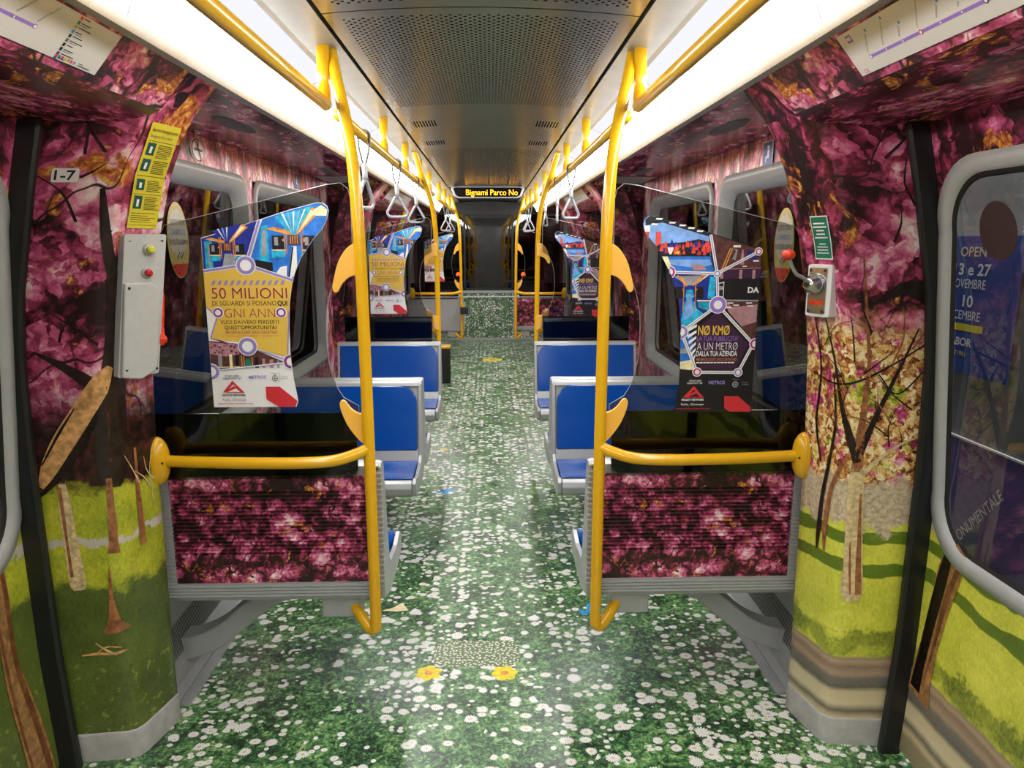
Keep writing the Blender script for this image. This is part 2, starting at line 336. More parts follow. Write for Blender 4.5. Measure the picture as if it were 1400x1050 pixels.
# ------------------------------------------------------------------ mesh builder
class MB:
    def __init__(s, mats):
        s.mats = mats if isinstance(mats, (list, tuple)) else [mats]; s.v = []; s.f = []; s.mi = []; s.uv = []
        s.sm = []
    def idx(s, m):
        if m is None: return 0
        if m not in s.mats: s.mats.append(m)
        return s.mats.index(m)
    def face(s, pts, m=None, uv=None, smooth=False):
        b = len(s.v); s.v += [tuple(p) for p in pts]; s.f.append(tuple(range(b, b + len(pts)))); s.mi.append(s.idx(m)); s.uv.append(uv); s.sm.append(smooth)
    def grid(s, P, nu, nv, m=None, UV=None, smooth=True, closeu=False, closev=False):
        b = len(s.v)
        for j in range(nv):
            for i in range(nu): s.v.append(tuple(P(i, j)))
        k = s.idx(m)
        for j in range(nv if closev else nv - 1):
            for i in range(nu if closeu else nu - 1):
                i2 = (i + 1) % nu; j2 = (j + 1) % nv
                s.f.append((b + j * nu + i, b + j * nu + i2, b + j2 * nu + i2, b + j2 * nu + i)); s.mi.append(k); s.sm.append(smooth)
                s.uv.append([UV(i, j), UV(i + 1, j), UV(i + 1, j + 1), UV(i, j + 1)] if UV else None)
    def box(s, x0, x1, y0, y1, z0, z1, m=None):
        c = [(x, y, z) for z in (z0, z1) for y in (y0, y1) for x in (x0, x1)]
        b = len(s.v); s.v += c; k = s.idx(m)
        for q in ((0, 2, 3, 1), (4, 5, 7, 6), (0, 1, 5, 4), (2, 6, 7, 3), (0, 4, 6, 2), (1, 3, 7, 5)):
            s.f.append(tuple(b + i for i in q)); s.mi.append(k); s.sm.append(False)
            s.uv.append([(c[i][0] + c[i][1], c[i][2]) for i in q])
    def prism(s, poly, fn, d, m=None, side_m=None):
        """poly: 2D points; fn(a,b,depth)->3D; closed solid between depth 0 and d"""
        b = len(s.v); n = len(poly); k = s.idx(m); k2 = s.idx(side_m) if side_m else k
        for dep in (0, d):
            for p in poly: s.v.append(tuple(fn(p[0], p[1], dep)))
        s.f.append(tuple(b + i for i in range(n))); s.mi.append(k); s.sm.append(False); s.uv.append([(p[0], p[1]) for p in poly])
        s.f.append(tuple(b + n + i for i in reversed(range(n)))); s.mi.append(k); s.sm.append(False); s.uv.append([(p[0], p[1]) for p in reversed(poly)])
        for i in range(n):
            j = (i + 1) % n; s.f.append((b + i, b + n + i, b + n + j, b + j)); s.mi.append(k2); s.sm.append(False); s.uv.append(None)
    def tube(s, path, r, m=None, n=14, cap=True, flat_y=1.0):
        path = [Vector(p) for p in path]; rs = r if isinstance(r, (list, tuple)) else [r] * len(path)
        b = len(s.v); k = s.idx(m); up = None
        for i, p in enumerate(path):
            d = (path[min(i + 1, len(path) - 1)] - path[max(i - 1, 0)]).normalized()
            if up is None:
                up = Vector((0, 0, 1)) if abs(d.z) < 0.9 else Vector((0, 1, 0))
            a = d.cross(up).normalized(); c = a.cross(d).normalized(); up = c
            for q in range(n):
                t = 2 * PI * q / n; s.v.append(tuple(p + (a * math.cos(t) + c * math.sin(t) * flat_y) * rs[i]))
        for i in range(len(path) - 1):
            for q in range(n):
                q2 = (q + 1) % n; s.f.append((b + i * n + q, b + i * n + q2, b + (i + 1) * n + q2, b + (i + 1) * n + q)); s.mi.append(k); s.sm.append(True); s.uv.append(None)
        if cap:
            s.f.append(tuple(b + q for q in reversed(range(n)))); s.mi.append(k); s.sm.append(False); s.uv.append(None)
            e = b + (len(path) - 1) * n; s.f.append(tuple(e + q for q in range(n))); s.mi.append(k); s.sm.append(False); s.uv.append(None)
    def ring(s, path, r, m=None, n=10):
        """closed tube in any plane"""
        path = [Vector(p) for p in path]; N = len(path); b = len(s.v); k = s.idx(m)
        c0 = sum(path, Vector()) / N; nrm = (path[0] - c0).cross(path[N // 4] - c0).normalized()
        for i, p in enumerate(path):
            d = (path[(i + 1) % N] - path[i - 1]).normalized(); a = d.cross(nrm).normalized()
            for q in range(n):
                t = 2 * PI * q / n; s.v.append(tuple(p + (a * math.cos(t) + nrm * math.sin(t)) * r))
        for i in range(N):
            for q in range(n):
                q2 = (q + 1) % n; i2 = (i + 1) % N
                s.f.append((b + i * n + q, b + i * n + q2, b + i2 * n + q2, b + i2 * n + q)); s.mi.append(k); s.sm.append(True); s.uv.append(None)
    def ellipsoid(s, c, r, m=None, nu=20, nv=12, axis=None):
        c = Vector(c)
        def P(i, j):
            a = 2 * PI * i / nu; e = PI * j / (nv - 1) - PI / 2
            return c + Vector((r[0] * math.cos(e) * math.cos(a), r[1] * math.cos(e) * math.sin(a), r[2] * math.sin(e)))
        s.grid(P, nu, nv, m, closeu=True)
    def mesh(s, me, mat4, m=None):
        b = len(s.v); k = s.idx(m)
        for v in me.vertices: s.v.append(tuple(mat4 @ v.co))
        for p in me.polygons: s.f.append(tuple(b + i for i in p.vertices)); s.mi.append(k); s.sm.append(False); s.uv.append(None)
    def build(s, name, parent=None, recalc=True, bevel=0.0, subsurf=0, base=None):
        me = bpy.data.meshes.new(name)
        off = Vector((0, 0, 0))
        r = parent
        while r is not None: off += r.location; r = r.parent
        if parent is None and base is not None: off = Vector(base)
        me.from_pydata([tuple(Vector(v) - off) for v in s.v], [], s.f)
        for m in s.mats: me.materials.append(m)
        me.polygons.foreach_set('material_index', s.mi); me.polygons.foreach_set('use_smooth', s.sm)
        if any(u for u in s.uv):
            ul = me.uv_layers.new(name='wrap'); li = 0
            for u, f in zip(s.uv, s.f):
                for k in range(len(f)):
                    if u: ul.data[li].uv = u[k]
                    li += 1
        if recalc:
            bm = bmesh.new(); bm.from_mesh(me)
            bmesh.ops.remove_doubles(bm, verts=bm.verts, dist=1e-6)
            bmesh.ops.recalc_face_normals(bm, faces=bm.faces); bm.to_mesh(me); bm.free()
        o = bpy.data.objects.new(name, me); COL.objects.link(o)
        if parent is not None: o.parent = parent
        elif base is not None: o.location = off
        if bevel:
            bv = o.modifiers.new('bevel', 'BEVEL'); bv.width = bevel; bv.segments = 3; bv.limit_method = 'ANGLE'; bv.angle_limit = math.radians(35); bv.harden_normals = False
        if subsurf:
            ss = o.modifiers.new('subsurf', 'SUBSURF'); ss.levels = subsurf; ss.render_levels = subsurf
        return o

def thing(name, label, cat, loc=(0, 0, 0), group=None):
    o = bpy.data.objects.new(name, None); COL.objects.link(o); o.location = loc; o.empty_display_size = 0.1
    o['label'] = label; o['category'] = cat
    if group: o['group'] = group
    return o
def tag(o, label, cat, group=None):
    o['label'] = label; o['category'] = cat
    if group: o['group'] = group
    return o
def struct(o): o['kind'] = 'structure'; return o
def copy_tree(o, loc, label, group=None, rot=0.0):
    def rec(a, par):
        c = a.copy(); COL.objects.link(c); c.parent = par
        for ch in [x for x in bpy.data.objects if x.parent == a]: rec(ch, c)
        return c
    c = rec(o, None); c.location = loc; c.rotation_euler = (0, 0, rot); c['label'] = label
    if group: c['group'] = group
    return c

_font_cache = {}
def text_mesh(txt, size=1.0, bold=0.0, align='LEFT', spacing=1.0, shear=0.0):
    key = (txt, size, bold, align, spacing, shear)
    if key in _font_cache: return _font_cache[key]
    cu = bpy.data.curves.new('txt', 'FONT'); cu.body = txt; cu.size = size; cu.offset = bold; cu.align_x = align; cu.space_character = spacing; cu.shear = shear; cu.resolution_u = 3
    ob = bpy.data.objects.new('txt', cu); COL.objects.link(ob)
    dg = bpy.context.evaluated_depsgraph_get(); dg.update()
    me = bpy.data.meshes.new_from_object(ob.evaluated_get(dg)); bpy.data.objects.remove(ob); bpy.data.curves.remove(cu)
    xs = [v.co.x for v in me.vertices] or [0]; me['w'] = max(xs) - min(xs); me['x0'] = min(xs)
    _font_cache[key] = me
    return me
def put_text(mb, txt, fr, x, y, h, m, width=None, bold=0.0, depth=0.0, angle=0.0, align='LEFT', spacing=1.0, shear=0.0):
    """fr(a,b,d)->3D affine frame; cap height h; left/bottom anchor (x,y); optional total width"""
    me = text_mesh(txt, 1.0, bold, 'LEFT', spacing, shear); s = h / 0.69; sx = s
    if width: sx = width / me['w']
    x0 = me['x0'] * sx; w = me['w'] * sx
    if align == 'CENTER': x0 += w / 2
    if align == 'RIGHT': x0 += w
    o = Vector(fr(0, 0, depth)); ex = Vector(fr(1, 0, depth)) - o; ey = Vector(fr(0, 1, depth)) - o
    ca, sa = math.cos(angle), math.sin(angle)
    A = Matrix.Identity(4)
    c1 = (ex * ca + ey * sa) * sx; c2 = (ey * ca - ex * sa) * s
    org = Vector(fr(x, y, depth)) - (ex * ca + ey * sa) * x0
    nz = ex.cross(ey)
    for i in range(3): A[i][0] = c1[i]; A[i][1] = c2[i]; A[i][2] = nz[i]; A[i][3] = org[i]
    mb.mesh(me, A, m)
def circ(cx, cy, r, n=28, a0=0.0, a1=2 * PI, ry=None):
    full = abs(a1 - a0 - 2 * PI) < 1e-6; k = n if full else n + 1
    return [(cx + r * math.cos(a0 + (a1 - a0) * i / n), cy + (ry or r) * math.sin(a0 + (a1 - a0) * i / n)) for i in range(k)]
def rrect(x0, y0, x1, y1, r, n=5):
    p = []
    for (cx, cy, a) in ((x1 - r, y1 - r, 0), (x0 + r, y1 - r, PI / 2), (x0 + r, y0 + r, PI), (x1 - r, y0 + r, 1.5 * PI)):
        p += [(cx + r * math.cos(a + PI / 2 * i / n), cy + r * math.sin(a + PI / 2 * i / n)) for i in range(n + 1)]
    return p
def smooth_path(pts, n=8):
    """Catmull-Rom"""
    P = [Vector(p) for p in pts]; P = [P[0] * 2 - P[1]] + P + [P[-1] * 2 - P[-2]]; out = []
    for i in range(1, len(P) - 2):
        for k in range(n):
            t = k / n; a, b, c, d = P[i - 1], P[i], P[i + 1], P[i + 2]
            out.append(0.5 * ((2 * b) + (c - a) * t + (2 * a - 5 * b + 4 * c - d) * t * t + (3 * b - 3 * c + d - a) * t ** 3))
    out.append(P[-2]); return out

# ------------------------------------------------------------------ body section
Y_BACK, Y_END = -3.4, 12.7
ZC = 2.30                    # ceiling
def cove(z):                 # inward lean of pillars and headers above the waist
    K = [(0, 0), (0.3, 0), (1.0, 0.008), (1.3, 0.022), (1.45, 0.040), (1.65, 0.075), (1.84, 0.125), (2.0, 0.195), (2.12, 0.295), (2.2, 0.38)]
    for (a, p), (b, q) in zip(K, K[1:]):
        if z <= b: t = (z - a) / (b - a); return p + (q - p) * t
    return K[-1][1]
def door_x(z):
    K = [(0, 1.352), (0.4, 1.372), (1.0, 1.378), (1.3, 1.370), (1.5, 1.350), (1.8, 1.285), (2.0, 1.235), (2.2, 1.175)]
    for (a, p), (b, q) in zip(K, K[1:]):
        if z <= b: t = (z - a) / (b - a); return p + (q - p) * t
    return K[-1][1]
SEAT_ZONES = [(2.36, 5.80)]
DOORS = [(0.20, 2.13), (6.40, 8.25)]

# floor
mb = MB([M['daisies']])
mb.face([(-1.45, Y_BACK, 0), (1.45, Y_BACK, 0), (1.45, Y_END + 0.02, 0), (-1.45, Y_END + 0.02, 0)], None, [(-1.45, Y_BACK), (1.45, Y_BACK), (1.45, Y_END), (-1.45, Y_END)])
mb.face([(-1.45, Y_BACK, -0.06), (1.45, Y_BACK, -0.06), (1.45, Y_END, -0.06), (-1.45, Y_END, -0.06)], M['black'])
def flr(a, b, d): return (a, b, d)
def flower(cx, cy, r, n=7, rot=0.0):
    pts = []
    for i in range(n * 10):
        a = 2 * PI * i / (n * 10); pts.append((cx + r * (0.72 + 0.28 * abs(math.sin(n * a / 2 + rot)) ** 0.7) * math.cos(a), cy + r * (0.72 + 0.28 * abs(math.sin(n * a / 2 + rot)) ** 0.7) * math.sin(a)))
    return pts
for (x, y, r, rot) in ((-0.228, 2.60, 0.052, 0.3), (0.069, 2.59, 0.052, 1.1), (0.05, 10.4, 0.16, 0.0), (-0.36, 5.75, 0.035, 0)):
    mb.face([(px, py, 0.0006) for px, py in flower(x, y, r, 6, rot)], M['flower_yellow'])
    mb.face([(px, py, 0.0009) for px, py in circ(x, y, r * 0.3, 14)], M['p_orange'])
for (x, y, s, a) in ((0.455, 3.07, 1.0, 0.5), (-0.315, 4.72, 0.9, 0.0), (0.47, 5.6, 0.9, 0.3), (-0.40, 3.12, 0.0, 0.0)):
    if s:
        W = [(0, 0), (0.03, 0.05), (0.085, 0.07), (0.09, 0.02), (0.05, -0.005), (0.06, -0.05), (0.02, -0.045), (0, -0.01), (-0.02, -0.03), (-0.04, -0.02), (-0.03, 0.03)]
        mb.face([(x + s * (p * math.cos(a) - q * math.sin(a)), y + s * (p * math.sin(a) + q * math.cos(a)), 0.0006) for p, q in W], M['butterfly_blue'])
W = [(-0.07, -0.02), (-0.02, 0.01), (0.01, 0.05), (0.03, 0.02), (0.05, -0.02), (0.0, -0.03)]
mb.face([(-0.41 + p, 3.12 + q, 0.0006) for p, q in W], M['p_cream'])
for (x0, x1, y) in ((-1.0, 0.95, 9.15),):
    mb.face([(x0, y, 0.0005), (x1, y, 0.0005), (x1, y + 0.012, 0.0005), (x0, y + 0.012, 0.0005)], M['white'])
struct(mb.build('floor', recalc=False))

# patch of tiny daisies in the film between the two yellow flowers
t = NT('tiny daisy patch'); uv = t.uv(); V = t.vor(uv, 70.0, 0.9)
c = t.mix(t.math('LESS_THAN', V[0], 0.30), t.mix(t.noise(uv, 60, 3), (0.10, 0.16, 0.07), (0.26, 0.32, 0.18)), (0.72, 0.72, 0.62)); t.bsdf(c, 0.22, spec=0.8); M['tiny'] = t.m
mb = MB([M['tiny']]); P = rrect(-0.215, 2.64, 0.13, 2.83, 0.05)
mb.face([(x, y, 0.0004) for x, y in P], None, [(x, y) for x, y in P]); o = mb.build('floor_print', bpy.data.objects['floor'], recalc=False); o['label'] = 'patch of tiny daisies in the floor film'

# ceiling: gently arched perforated panels
mb = MB([M['perforated']])
ys = [Y_BACK, 2.29, 2.298, 3.83, 5.46, 5.468, 9.05]; NX = 16; XC = 0.462
def cz(x): return ZC + 0.022 * (1 - (x / XC) ** 2)
for (y0, y1) in ((Y_BACK, 2.29), (2.297, 5.46), (5.466, 9.05)):
    mb.grid(lambda i, j: (-XC + 2 * XC * i / NX, y0 if j == 0 else y1, cz(-XC + 2 * XC * i / NX)), NX + 1, 2, None, lambda i, j: (-XC + 2 * XC * i / NX, y0 if j == 0 else y1))
mb.grid(lambda i, j: (-XC + 2 * XC * i / NX, Y_BACK if j == 0 else Y_END, cz(-XC + 2 * XC * i / NX) + 0.012), NX + 1, 2, M['black_gap'])
ceil = struct(mb.build('ceiling', recalc=False))
# grey longitudinal strips beside the panel with the black slot between
for s, sd in ((-1, 'left'), (1, 'right')):
    mb = MB([M['ceiling_grey']])
    mb.prism([(0.478, ZC), (0.586, ZC - 0.012), (0.586, ZC + 0.02), (0.478, ZC + 0.02)], lambda a, b, d: (s * a, Y_BACK + d, b), Y_END - Y_BACK)
    mb.prism([(0.455, ZC + 0.012), (0.485, ZC + 0.012), (0.485, ZC + 0.06), (0.455, ZC + 0.06)], lambda a, b, d: (s * a, Y_BACK + d, b), Y_END - Y_BACK, M['black_gap'])
    struct(mb.build('ceiling_strip_' + sd))

# cove lamps: bright outer diffuser, softer inner diffuser, joints, trim
for s, sd in ((-1, 'left'), (1, 'right')):
    root = thing('ceiling_lamp', 'continuous white light cove along the %s edge of the ceiling' % sd, 'lamp', (s * 0.68, 0, 2.2), 'light coves along the ceiling')
    mb = MB([M['light_bright']])
    prof = [(0.690, 2.243), (0.722, 2.222), (0.752, 2.185), (0.772, 2.135)]
    yy = [Y_BACK + 0.05]
    cuts = [-2.2, -0.9, 0.45, 1.75, 3.05, 4.35, 5.65, 6.95, 8.25, 9.5, 11.0]
    segs = []; a = Y_BACK + 0.05
    for c in cuts: segs.append((a, c - 0.003)); a = c + 0.003
    segs.append((a, 11.9))
    for (y0, y1) in segs:
        mb.grid(lambda i, j: (s * prof[i][0], y0 if j == 0 else y1, prof[i][1]), len(prof), 2)
    mb.build('outer_diffuser', root, recalc=False)
    mb = MB([M['light_soft']])
    prof2 = [(0.600, 2.291), (0.650, 2.268), (0.690, 2.243)]
    for (y0, y1) in segs:
        mb.grid(lambda i, j: (s * prof2[i][0], y0 if j == 0 else y1, prof2[i][1]), len(prof2), 2)
    mb.build('inner_diffuser', root, recalc=False)
    mb = MB([M['silver']])
    mb.prism([(0.586, 2.288), (0.602, 2.282), (0.602, 2.30), (0.586, 2.30)], lambda a, b, d: (s * a, Y_BACK + d, b), 15.3)
    mb.prism([(0.770, 2.138), (0.778, 2.112), (0.800, 2.108), (0.800, 2.15), (0.79, 2.15)], lambda a, b, d: (s * a, Y_BACK + d, b), 15.3)
    for c in cuts:
        mb.prism([(p[0], p[1] - 0.001) for p in prof2 + prof[1:]] + [(p[0], p[1] + 0.01) for p in reversed(prof2 + prof[1:])], lambda a, b, d: (s * a, c - 0.004 + d, b), 0.008, M['grey_plastic'])
    mb.build('lamp_trim', root)
    mb = MB([M['black_gap']])       # housing behind the diffusers
    mb.prism([(0.59, 2.305), (0.69, 2.262), (0.735, 2.235), (0.80, 2.16), (0.83, 2.16), (0.83, 2.40), (0.59, 2.40)], lambda a, b, d: (s * a, Y_BACK + d, b), 15.4)
    mb.build('lamp_housing', root)

# outer dark shell so that nothing leaks in above and beside the lining
mb = MB([M['black_gap']])
for s in (-1, 1):
    mb.box(min(s * 1.48, s * 1.42), max(s * 1.48, s * 1.42), Y_BACK, Y_END, 2.02, 2.45)
mb.box(-1.45, 1.45, Y_BACK, Y_END, 2.43, 2.47)
struct(mb.build('ceiling_shell'))

# ------------------------------------------------------------------ pillars
def pillar_surface(s, y0, y1, front):
    """plan path from the door post round to the seat zone; front=+1: door lies at smaller y"""
    if front > 0: plan = [(1.37, y0), (1.28, y0 + 0.008), (1.160, y0 + 0.02), (1.136, y0 + 0.030), (1.122, y0 + 0.055), (1.104, y0 + 0.13), (1.084, y1 - 0.01), (1.090, y1), (1.25, y1 + 0.002)]
    else:         plan = [(1.37, y1), (1.28, y1 - 0.008), (1.160, y1 - 0.02), (1.136, y1 - 0.030), (1.122, y1 - 0.055), (1.104, y1 - 0.13), (1.084, y0 + 0.01), (1.090, y0), (1.25, y0 - 0.002)]
    us = [0.0]
    for a, b in zip(plan, plan[1:]): us.append(us[-1] + math.hypot(a[0] - b[0], a[1] - b[1]))
    def S(u, z, off=0.0):
        u = max(0, min(us[-1], u)); k = 0
        while k < len(us) - 2 and u > us[k + 1]: k += 1
        t = (u - us[k]) / (us[k + 1] - us[k]); a, b = plan[k], plan[k + 1]
        x = a[0] + (b[0] - a[0]) * t; y = a[1] + (b[1] - a[1]) * t
        nx, ny = (b[1] - a[1]), -(b[0] - a[0]); L = math.hypot(nx, ny); nx /= L; ny /= L
        if front < 0: nx, ny = -nx, -ny
        w = 0.62 + 0.38 * min(1.0, max(0.0, (1.37 - x) / 0.23))
        if k >= len(us) - 2: nx, ny = 0, 1 * (1 if front > 0 else -1)
        return Vector((s * (x - cove(z) * w - abs(nx) * off), y - (abs(ny) * off if front > 0 else -abs(ny) * off) * (1 if k < len(us) - 2 else -1), z))
    return us, S
def ribbon(mb, S, pts, m, off=0.0012):
    """printed trunk or branch following the wrap: (u, z, width)"""
    P = smooth_path([(p[0], p[1], p[2]) for p in pts], 6)
    def nrm(i):
        a, b = P[max(i - 1, 0)], P[min(i + 1, len(P) - 1)]; d = Vector((b[0] - a[0], b[1] - a[1])); d.normalize(); return (-d.y, d.x)
    N = [nrm(i) for i in range(len(P))]
    mb.grid(lambda i, j: S(P[j][0] + N[j][0] * max(0.001, P[j][2]) * (i / 4 - 0.5), P[j][1] + N[j][1] * max(0.001, P[j][2]) * (i / 4 - 0.5), off + 0.0016), 5, len(P), m, None, True)
def make_pillar(s, y0, y1, front, mat, mlow, deco, sd):
    us, S = pillar_surface(s, y0, y1, front)
    zs = [0.095] + [0.1 + 0.05 * i for i in range(1, 21)] + [1.1 + 0.04 * i for i in range(1, 26)] + [2.12]
    uu = []
    for a, b in zip(us, us[1:]): uu += [a + (b - a) * k / 3 for k in range(3)]
    uu.append(us[-1])
    mb = MB([mat])
    mb.grid(lambda i, j: S(uu[i], zs[j]), len(uu), len(zs), None, lambda i, j: (uu[i] + (0.7 if front > 0 else 5.1), zs[j]))
    for d in deco: ribbon(mb, S, *d)
    nm = 'wall_%s_pillar' % sd
    o = struct(mb.build(nm, recalc=False))
    mb = MB([M['plinth_grey']])
    mb.grid(lambda i, j: S(uu[i], (0.0, 0.09, 0.098, 0.098)[j], (0.004, 0.004, 0.002, -0.006)[j]), len(uu), 4)
    struct(mb.build('baseboard_' + sd, recalc=False))
    return S, us
GD, GG, GP, GR = M['bark_dark'], M['bark_gold'], M['bark_pale'], M['bark_red']
rb = random.Random(21)
def twigs(n, u0, u1, z0, z1, m, w=0.004, seed=1):
    r = random.Random(seed); out = []
    for _ in range(n):
        u = r.uniform(u0, u1); z = r.uniform(z0, z1); a = r.uniform(0.5, 2.6); L = r.uniform(0.06, 0.20); b = r.uniform(-0.6, 0.6)
        pts = [(u, z, w * 1.5), (u + L * 0.5 * math.cos(a), z + L * 0.5 * math.sin(a), w), (u + L * (0.5 * math.cos(a) + 0.5 * math.cos(a + b)), z + L * (0.5 * math.sin(a) + 0.5 * math.sin(a + b)), w * 0.4)]
        out.append((pts, m, 0.0014))
    return out
decoL = [
 ([(0.20, 1.80, 0.012), (0.225, 1.66, 0.026), (0.25, 1.55, 0.032), (0.262, 1.42, 0.050), (0.265, 1.30, 0.070), (0.255, 1.18, 0.095), (0.25, 1.06, 0.10), (0.245, 0.97, 0.09), (0.24, 0.92, 0.04)], GD),
 ([(0.05, 1.34, 0.006), (0.12, 1.30, 0.022), (0.20, 1.24, 0.040), (0.26, 1.16, 0.05)], GD),
 ([(0.27, 1.30, 0.04), (0.34, 1.36, 0.030), (0.42, 1.50, 0.016), (0.46, 1.62, 0.006)], GD),
 ([(0.04, 0.93, 0.020), (0.075, 0.99, 0.060), (0.12, 1.065, 0.078), (0.17, 1.15, 0.070), (0.22, 1.24, 0.052), (0.25, 1.29, 0.020)], GG, 0.0022),
 ([(0.03, 0.90, 0.010), (0.09, 0.96, 0.020), (0.15, 1.045, 0.024), (0.20, 1.13, 0.016), (0.235, 1.20, 0.006)], GD, 0.0028),
 ([(0.05, 1.00, 0.004), (0.10, 1.09, 0.008), (0.15, 1.17, 0.004)], GD, 0.0028),
 ([(0.098, 0.94, 0.020), (0.100, 0.86, 0.036), (0.103, 0.78, 0.038), (0.108, 0.70, 0.044), (0.112, 0.62, 0.048), (0.114, 0.595, 0.030)], GP),
 ([(0.090, 0.93, 0.010), (0.092, 0.84, 0.010), (0.095, 0.74, 0.008), (0.098, 0.64, 0.010)], GR, 0.0020),
 ([(0.228, 0.95, 0.016), (0.226, 0.82, 0.022), (0.224, 0.74, 0.026), (0.222, 0.71, 0.034)], GR),
 ([(0.205, 0.66, 0.006), (0.204, 0.56, 0.014), (0.206, 0.49, 0.036), (0.210, 0.455, 0.075), (0.212, 0.445, 0.030)], GR),
 ([(0.330, 1.02, 0.010), (0.330, 0.88, 0.018), (0.332, 0.78, 0.024), (0.333, 0.70, 0.028)], GR),
 ([(0.10, 0.375, 0.004), (0.15, 0.378, 0.010), (0.20, 0.376, 0.010), (0.235, 0.384, 0.004)], GG, 0.0020), ([(0.145, 0.415, 0.004), (0.17, 0.392, 0.007), (0.205, 0.372, 0.006)], GP, 0.0022),
 ([(0.15, 0.385, 0.003), (0.18, 0.400, 0.006), (0.22, 0.395, 0.004)], GG, 0.0023),
] + twigs(10, 0.02, 0.44, 1.30, 1.95, GD, 0.005, 4) + twigs(5, 0.30, 0.44, 0.80, 0.93, GP, 0.004, 6)
decoR = [
 ([(0.190, 0.515, 0.034), (0.192, 0.55, 0.066), (0.196, 0.66, 0.056), (0.202, 0.78, 0.050), (0.205, 0.88, 0.046), (0.205, 0.97, 0.040)], GP),
 ([(0.172, 0.54, 0.020), (0.178, 0.62, 0.018), (0.184, 0.74, 0.012), (0.190, 0.88, 0.006)], GR, 0.0020),
 ([(0.198, 0.54, 0.006), (0.206, 0.64, 0.007), (0.210, 0.72, 0.003)], GR, 0.0022),
 ([(0.206, 0.95, 0.034), (0.204, 1.04, 0.026), (0.196, 1.15, 0.018), (0.188, 1.28, 0.012), (0.192, 1.45, 0.008), (0.190, 1.62, 0.004)], GR),
 ([(0.205, 1.00, 0.022), (0.175, 1.09, 0.018), (0.140, 1.18, 0.014), (0.100, 1.28, 0.009), (0.050, 1.40, 0.004)], GD),
 ([(0.208, 0.98, 0.024), (0.235, 1.07, 0.022), (0.265, 1.17, 0.014), (0.300, 1.30, 0.009), (0.34, 1.44, 0.004)], GD),
 ([(0.02, 1.07, 0.004), (0.08, 1.045, 0.008), (0.15, 0.99, 0.012), (0.20, 0.93, 0.018)], GP, 0.002),
 ([(0.40, 1.24, 0.004), (0.30, 1.22, 0.006), (0.22, 1.235, 0.007), (0.12, 1.29, 0.006), (0.02, 1.36, 0.004)], GD),
 ([(0.00, 1.47, 0.055), (0.04, 1.51, 0.060), (0.09, 1.515, 0.038), (0.15, 1.485, 0.016), (0.19, 1.46, 0.004)], GD),
 ([(0.16, 1.26, 0.004), (0.10, 1.20, 0.005), (0.01, 1.30, 0.004)], GD),
 ([(0.335, 0.655, 0.010), (0.332, 0.72, 0.020), (0.325, 0.84, 0.018), (0.305, 0.96, 0.014), (0.285, 1.10, 0.009), (0.30, 1.25, 0.004)], GD),
 ([(0.300, 0.66, 0.008), (0.303, 0.74, 0.020), (0.290, 0.86, 0.018), (0.262, 0.94, 0.014), (0.235, 1.00, 0.006)], GR),
 ([(0.345, 0.95, 0.008), (0.375, 1.08, 0.010), (0.36, 1.25, 0.008), (0.39, 1.45, 0.004)], GD),
] + twigs(16, 0.02, 0.42, 1.02, 1.45, GD, 0.0035, 11) + twigs(8, 0.02, 0.42, 1.05, 1.40, GR, 0.0040, 13) + twigs(6, 0.02, 0.40, 1.5, 1.95, GD, 0.005, 15)
PIL = {}
PIL['L'] = make_pillar(-1, 2.13, 2.36, 1, M['park_left'], None, decoL, 'left')
PIL['R'] = make_pillar(1, 2.13, 2.36, 1, M['park_right'], None, decoR, 'right')
for s, sd, mt in ((-1, 'left', M['park_left']), (1, 'right', M['park_right'])):
    make_pillar(s, -0.55, 0.20, -1, mt, None, [], sd)
    make_pillar(s, 5.80, 6.40, -1, M['blossom_big'], None, [], sd)
    make_pillar(s, 8.25, 8.85, 1, M['blossom_big'], None, [], sd)

